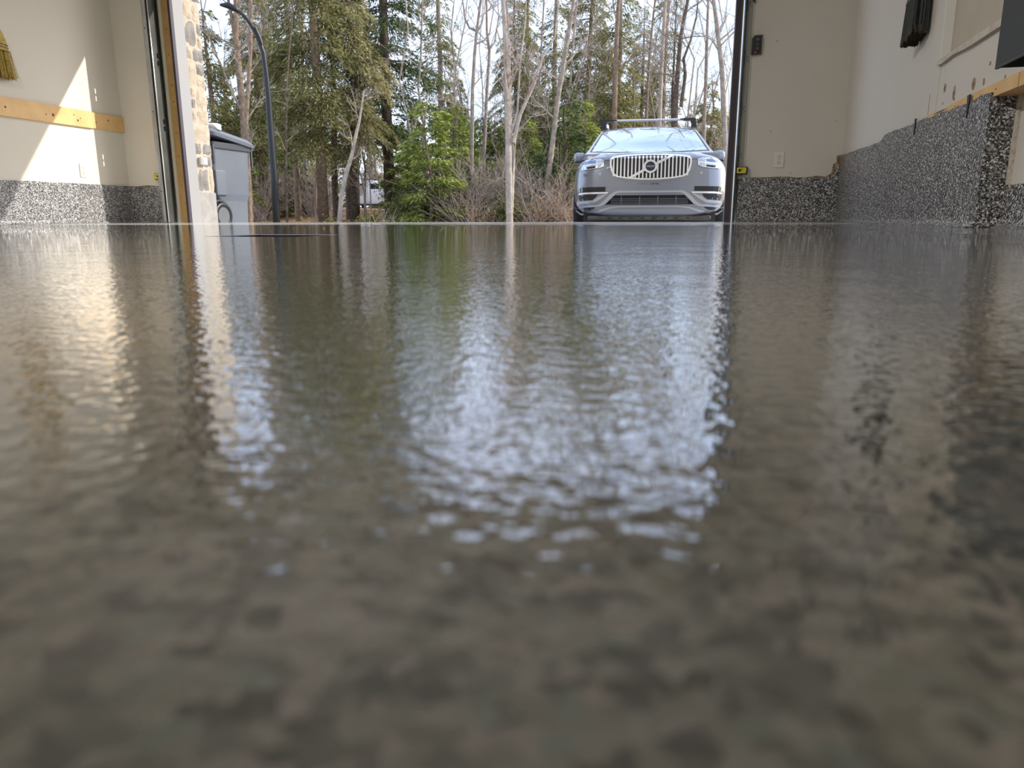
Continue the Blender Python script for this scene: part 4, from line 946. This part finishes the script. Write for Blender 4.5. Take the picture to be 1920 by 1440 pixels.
bare('dark bare twin stem above the middle of the car roof', [(1268, 405), (1266, 230), (1266, 190), (1272, 120), (1276, 70), (1288, 8)], 21, 11, 'dark', 9, 14, 1.4,
     extra=[([(1262, 300), (1260, 190), (1264, 110), (1268, 0)], 7), ([(1277, 200), (1285, 140), (1282, 110), (1295, 75), (1306, 30), (1310, -10)], 7), ([(1268, 66), (1280, 72), (1300, 68), (1330, 68), (1345, 80)], 3)])
bare('pale bare tree nearest the right edge of the opening', [(1362, 418), (1358, 230), (1354, 130), (1346, 60), (1338, 0)], 18.5, 11, 'grey', 10, 16, 1.5, extra=[([(1350, 100), (1335, 75), (1315, 62), (1290, 66)], 3)])
bare('straight pale bare tree above the left half of the car roof', [(1236, 405), (1236, 230), (1240, 130), (1244, 60), (1248, 0)], 22, 9, 'pale', 11, 14, 1.3)
bare('slim grey bare tree between the dark twin stem and the rightmost tree', [(1322, 405), (1320, 230), (1324, 150), (1326, 60), (1328, 0)], 23, 7, 'grey', 12, 14, 1.3)
bare('tall grey trunk rising behind the left end of the roof rack', [(1152, 410), (1152, 230), (1154, 130), (1157, 50), (1160, 0)], 20.5, 11, 'brown', 13, 10, 1.2)
bare('reddish thin stem rising over the windscreen of the car', [(1212, 410), (1211, 230), (1214, 170), (1218, 100), (1226, 20)], 24, 6, 'brown', 14, 10, 1.1, extra=[([(1190, 300), (1188, 140), (1196, 110), (1220, 92), (1245, 68)], 3)])
bare('thin stem just right of the street lamp pole', [(536, 412), (537, 330), (536, 250), (538, 150)], 19, 5, 'dark', 15, 6, .9)
bare('mottled pale trunk seen far behind the lamp pole', [(575, 405), (572, 300), (568, 200), (566, 60)], 30, 8, 'pale', 16, 8, 1.0)
bare('brown trunk at the right edge of the grey bin', [(468, 412), (464, 350), (462, 300), (462, 220)], 17.5, 12, 'brown', 17, 6, 1.0)
bare('bare tree with wavy stem rising over the young firs', [(795, 410), (794, 230), (784, 165), (789, 110), (792, 0)], 21, 5, 'grey', 18, 14, 1.1)
bare('slim trunk standing close left of the parked car', [(1008, 416), (1010, 330), (1006, 250), (1012, 140), (1020, 0)], 24, 5, 'grey', 19, 10, 1.1)
bare('thin upright stem between the leaning trunk and the car', [(1052, 416), (1054, 330), (1066, 200), (1072, 120), (1080, 20)], 26, 5, 'pale', 20, 8, 1.0)
# saplings nobody can tell apart
SAP = []
for s_ in range(5):
    rg = random.Random(100+s_); kt, kw = MB(), MB(); H = rg.uniform(5.5, 8)
    p = [Vector((rg.gauss(0, .08)*i, rg.gauss(0, .08)*i, H*i/6)) for i in range(7)]
    grow(kt, kw, p, .032, 200+s_, 22, .12, .9, .9)
    a = kt.build('t', B_['pale' if s_ % 2 else 'grey']); b = kw.build('b', TWIG); SAP.append(dict(trunk=a.data, branches=b.data)); bpy.data.objects.remove(a); bpy.data.objects.remove(b)
g = random.Random(5)
for i in range(74):
    px = g.uniform(840, 1365) if i % 4 else g.uniform(400, 860); D = g.uniform(20, 34); x, y = base_at(px, D)
    plant('sapling', SAP[i % 5], x, y, g.uniform(0, 6), g.uniform(.7, 1.1), 'thin bare sapling '+lmk(px), 'tree', 'thin bare saplings '+lmk(px), (g.gauss(0, .05), g.gauss(0, .05)))
# ------------------------------------------------------------------ undergrowth
def shrub_meshes(seed, n, h, spread, m, rad=.006, leaf=None, nleaf=0):
    rg = random.Random(seed); k = MB(); tips = []
    for i in range(n):
        a = rg.uniform(0, 2*PI); p = Vector((rg.gauss(0, .12), rg.gauss(0, .12), -.05)); d = Vector((math.cos(a)*rg.uniform(.1, spread), math.sin(a)*rg.uniform(.1, spread), 1)).normalized(); L = h*rg.uniform(.5, 1.1); q_ = [p]
        for j in range(5): d = (d+Vector((rg.gauss(0, .12), rg.gauss(0, .12), -.06))).normalized(); q_.append(q_[-1]+d*L/5)
        k.tube(q_, [rad, rad*.9, rad*.8, rad*.6, rad*.45, rad*.25], 3, cap=False); tips += q_[2:]
        for _ in range(3):
            b_ = q_[rg.randint(2, 4)]; e = (d+Vector((rg.gauss(0, .7), rg.gauss(0, .7), rg.gauss(.1, .3)))).normalized(); k.tube([b_, b_+e*L*.2, b_+e*L*.36+Vector((0, 0, -.03))], [rad*.5, rad*.35, rad*.2], 3, cap=False); tips.append(b_+e*L*.3)
    a = k.build('s', m); out = dict(stems=a.data); bpy.data.objects.remove(a)
    if leaf:
        r2 = np.random.default_rng(seed); idx = r2.integers(0, len(tips), nleaf); B = np.array([tips[i][:] for i in idx])+r2.normal(size=(nleaf, 3))*.10
        B[:, 2] = np.abs(B[:, 2]); D_ = r2.normal(size=(nleaf, 3)); D_[:, 2] -= .2; LL = r2.uniform(.04, .10, nleaf)
        out['foliage'] = quads_mesh('foliage', fronds(B, D_, LL, LL*.24, r2), leaf)
    return out
SH = dict(tangle=shrub_meshes(1, 60, 1.9, .9, TWIG, .008), tangle2=shrub_meshes(2, 50, 1.4, 1.2, TWIG, .008, F_DRY, 500),
          fern=shrub_meshes(3, 22, .38, 1.3, B_['brown'], .004, F_YEL, 900), green=shrub_meshes(4, 30, .9, .9, B_['brown'], .006, F_LEAF, 1900), dark=shrub_meshes(6, 30, 1.0, .9, B_['dark'], .007, F_DARK, 2200),
          cane=shrub_meshes(5, 26, .75, .8, BARKS['grey'], .011))
g = random.Random(9)
def scatter(nm, key, x0, x1, n, d0, d1, s0, s1, label, group, cat='shrub'):
    for i in range(n):
        px = x0+(x1-x0)*(i+.5)/n+g.uniform(-.4, .4)*(x1-x0)/n
        if nm != 'fern_clump' and (640 < px < 728 or (535 < px < 605 and key != 'tangle')): continue
        x, y = base_at(px, g.uniform(d0, d1))
        plant(nm, SH[key], x, y, g.uniform(0, 6), g.uniform(s0, s1), label+' '+lmk(px), cat, group+' '+lmk(px))
scatter('fern_clump', 'fern', 470, 765, 11, 17.2, 20.5, .6, 1.0, 'low yellow fern clump', 'yellow fern clumps', 'fern')
scatter('twig_shrub', 'tangle', 850, 1110, 15, 18.5, 27, .6, 1.1, 'tangled leafless shrub', 'tangled leafless shrubs')
scatter('twig_shrub', 'tangle2', 760, 1090, 12, 18, 25, .6, 1.0, 'shrub holding dry tan leaves', 'shrubs with dry leaves')
scatter('green_shrub', 'green', 740, 1100, 18, 18.5, 25, .6, 1.15, 'low bright green shrub', 'low green shrubs')
scatter('green_shrub', 'dark', 740, 1100, 18, 19, 28, .8, 1.5, 'low dark evergreen shrub', 'dark low evergreens')
scatter('twig_shrub', 'tangle', 470, 620, 12, 25, 34, .9, 1.3, 'leafless shrub before the far picket fence', 'shrubs by the far fence')
scatter('twig_shrub', 'tangle', 1290, 1400, 10, 22, 32, 1., 1.4, 'tangled leafless shrub', 'tangled leafless shrubs')
x, y = base_at(715, 17.8); plant('cane_shrub', SH['cane'], x, y, .4, 1.1, 'clump of thick bare grey canes in front of the white van', 'shrub')
x, y = base_at(690, 18.2); plant('cane_shrub', SH['cane'], x, y, 2.4, .9, 'smaller clump of bare canes left of the thick grey canes', 'shrub')
# ------------------------------------------------------------------ things seen through the trees
fx0, fx1 = W(478, 380, D=38), W(625, 380, D=38)
fe = empty('picket_fence', (fx0.x, fx0.y, gz(fx0.x, fx0.y)), math.atan2(fx1.y-fx0.y, fx1.x-fx0.x), 'pale weathered picket fence far behind the street lamp', 'fence')
Lf = (fx1-fx0).length; FEN = mat('weathered_fence', (.55, .47, .42), .85, noise=(6, (.66, .60, .55), .4, .6))
k = MB(); x = 0
while x < Lf: k.prism([(x, .0), (x+.11, .0), (x+.11, .85), (x+.055, .93), (x, .85)], 'y', -.012, .012); x += .15
o = k.build('pickets', FEN, fe); o['kind'] = 'stuff'
for z in (.2, .7): bx('rail', FEN, 0, Lf, .012, .05, z, z+.07, fe)
# white van
vb = W(690, 398, D=44); va = empty('van', (vb.x, vb.y, .52), math.radians(14), 'white van parked behind the trunks, seen beneath the hemlock boughs', 'van')
VW = mat('white_van_paint', (.85, .86, .88), .3, coat=.5)
k = MB(); k.rbox(-.85, .95, -.1, 3.9, .30, 1.62, .12); o = k.build('body', VW, va); smooth_angle(o, 40)
MB().prism([(-.14, 1.0), (-.105, .78), (-.105, 1.02), (-.10, 1.38), (-.13, 1.2)], 'x', -.7, -.25).build('vent_panel', mat('van_grey', (.42, .42, .42), .5), va)
MB().rbox(-.87, -.55, -.16, -.05, .34, .60, .02).build('light_cluster', MATS['van_grey'], va); bx('plate', VW, -.80, -.62, -.175, -.155, .36, .46, va)
bx('bumper', UND, -.87, .97, -.17, -.02, .24, .34, va); bx('door_gap', UND, .03, .045, -.104, -.098, .4, 1.5, va); bx('rear_window', GLASSD, -.6, -.1, -.106, -.095, 1.15, 1.45, va); bx('rear_window', GLASSD, .2, .7, -.106, -.095, 1.15, 1.45, va)
for wx in (-.8, .9):
    for wy in (.7, 3.1): MB().tube([(wx-.09, wy, .28), (wx+.09, wy, .28)], .29, 20).build('wheel', RUB, va)
# houses behind the wood
def house(px, D, w, d, h, rh, wallm, roofm, label, rz=0., zb=.3):
    c_ = W(px, 400, D=D); o = empty('house', (c_.x, c_.y, zb), rz, label, 'house')
    bx('wall', wallm, -w/2, w/2, 0, d, -.5, h, o)
    MB().prism([(-.5, h-.1), (-.5, h), (d/2, h+rh), (d+.5, h), (d+.5, h-.1), (d/2, h+rh-.15)], 'x', -w/2-.4, w/2+.4).build('roof', roofm, o)
    for i in range(int(w//2.6)):
        x_ = -w/2+1.3+i*2.6; f = bx('window', WHITE, x_-.5, x_+.5, -.05, .02, h-1.7, h-.7, o); bx('pane', GLASSD, x_-.42, x_+.42, -.06, -.045, h-1.62, h-.78, f)
    return o
RBR = mat('brown_shingle_roof', (.36, .20, .145), .9, noise=(5, (.45, .27, .20), .4, .6)); WBR = mat('pinkish_brick_wall', (.42, .29, .23), .9, noise=(9, (.50, .37, .30), .4, .6))
house(770, 56, 5.5, 7, 1.9, 1.3, mat('grey_siding', (.33, .34, .36), .8), RBR, 'house with brown shingle roof glimpsed through the young firs', .1)
house(985, 54, 9, 8, 3.2, 2.4, WBR, RBR, 'reddish brick house glimpsed through the thicket left of the car', -.15)
house(1085, 74, 6, 8, 2.4, 2.0, WBR, RBR, 'far reddish house hidden behind the left side of the car', -.25)
# pale green tarp heap
tb = W(765, 405, D=27); ta = empty('garden_tarp', (tb.x, tb.y, gz(tb.x, tb.y)-.03), .2, 'pale green tarpaulin heap on the ground right of the dark hemlock trunk', 'tarpaulin')
k = MB(); rn = random.Random(4); vs = []; fs = []
for j in range(9):
    for i in range(13):
        u_, v_ = i/12*2-1, j/8*2-1; vs.append((u_*.55, v_*.35, max(0, .42*(1-u_*u_)*(1-v_*v_)**.6+rn.uniform(-.03, .03))))
for j in range(8):
    for i in range(12): a = j*13+i; fs.append((a, a+1, a+14, a+13))
k.add(vs, fs); k.build('sheet', mat('pale_green_tarp', (.42, .60, .52), .5), ta, True)
MB().tube([(-.55, -.35, .01), (.55, -.35, .01)], .02, 6).build('hem_rope', WHITE, ta)
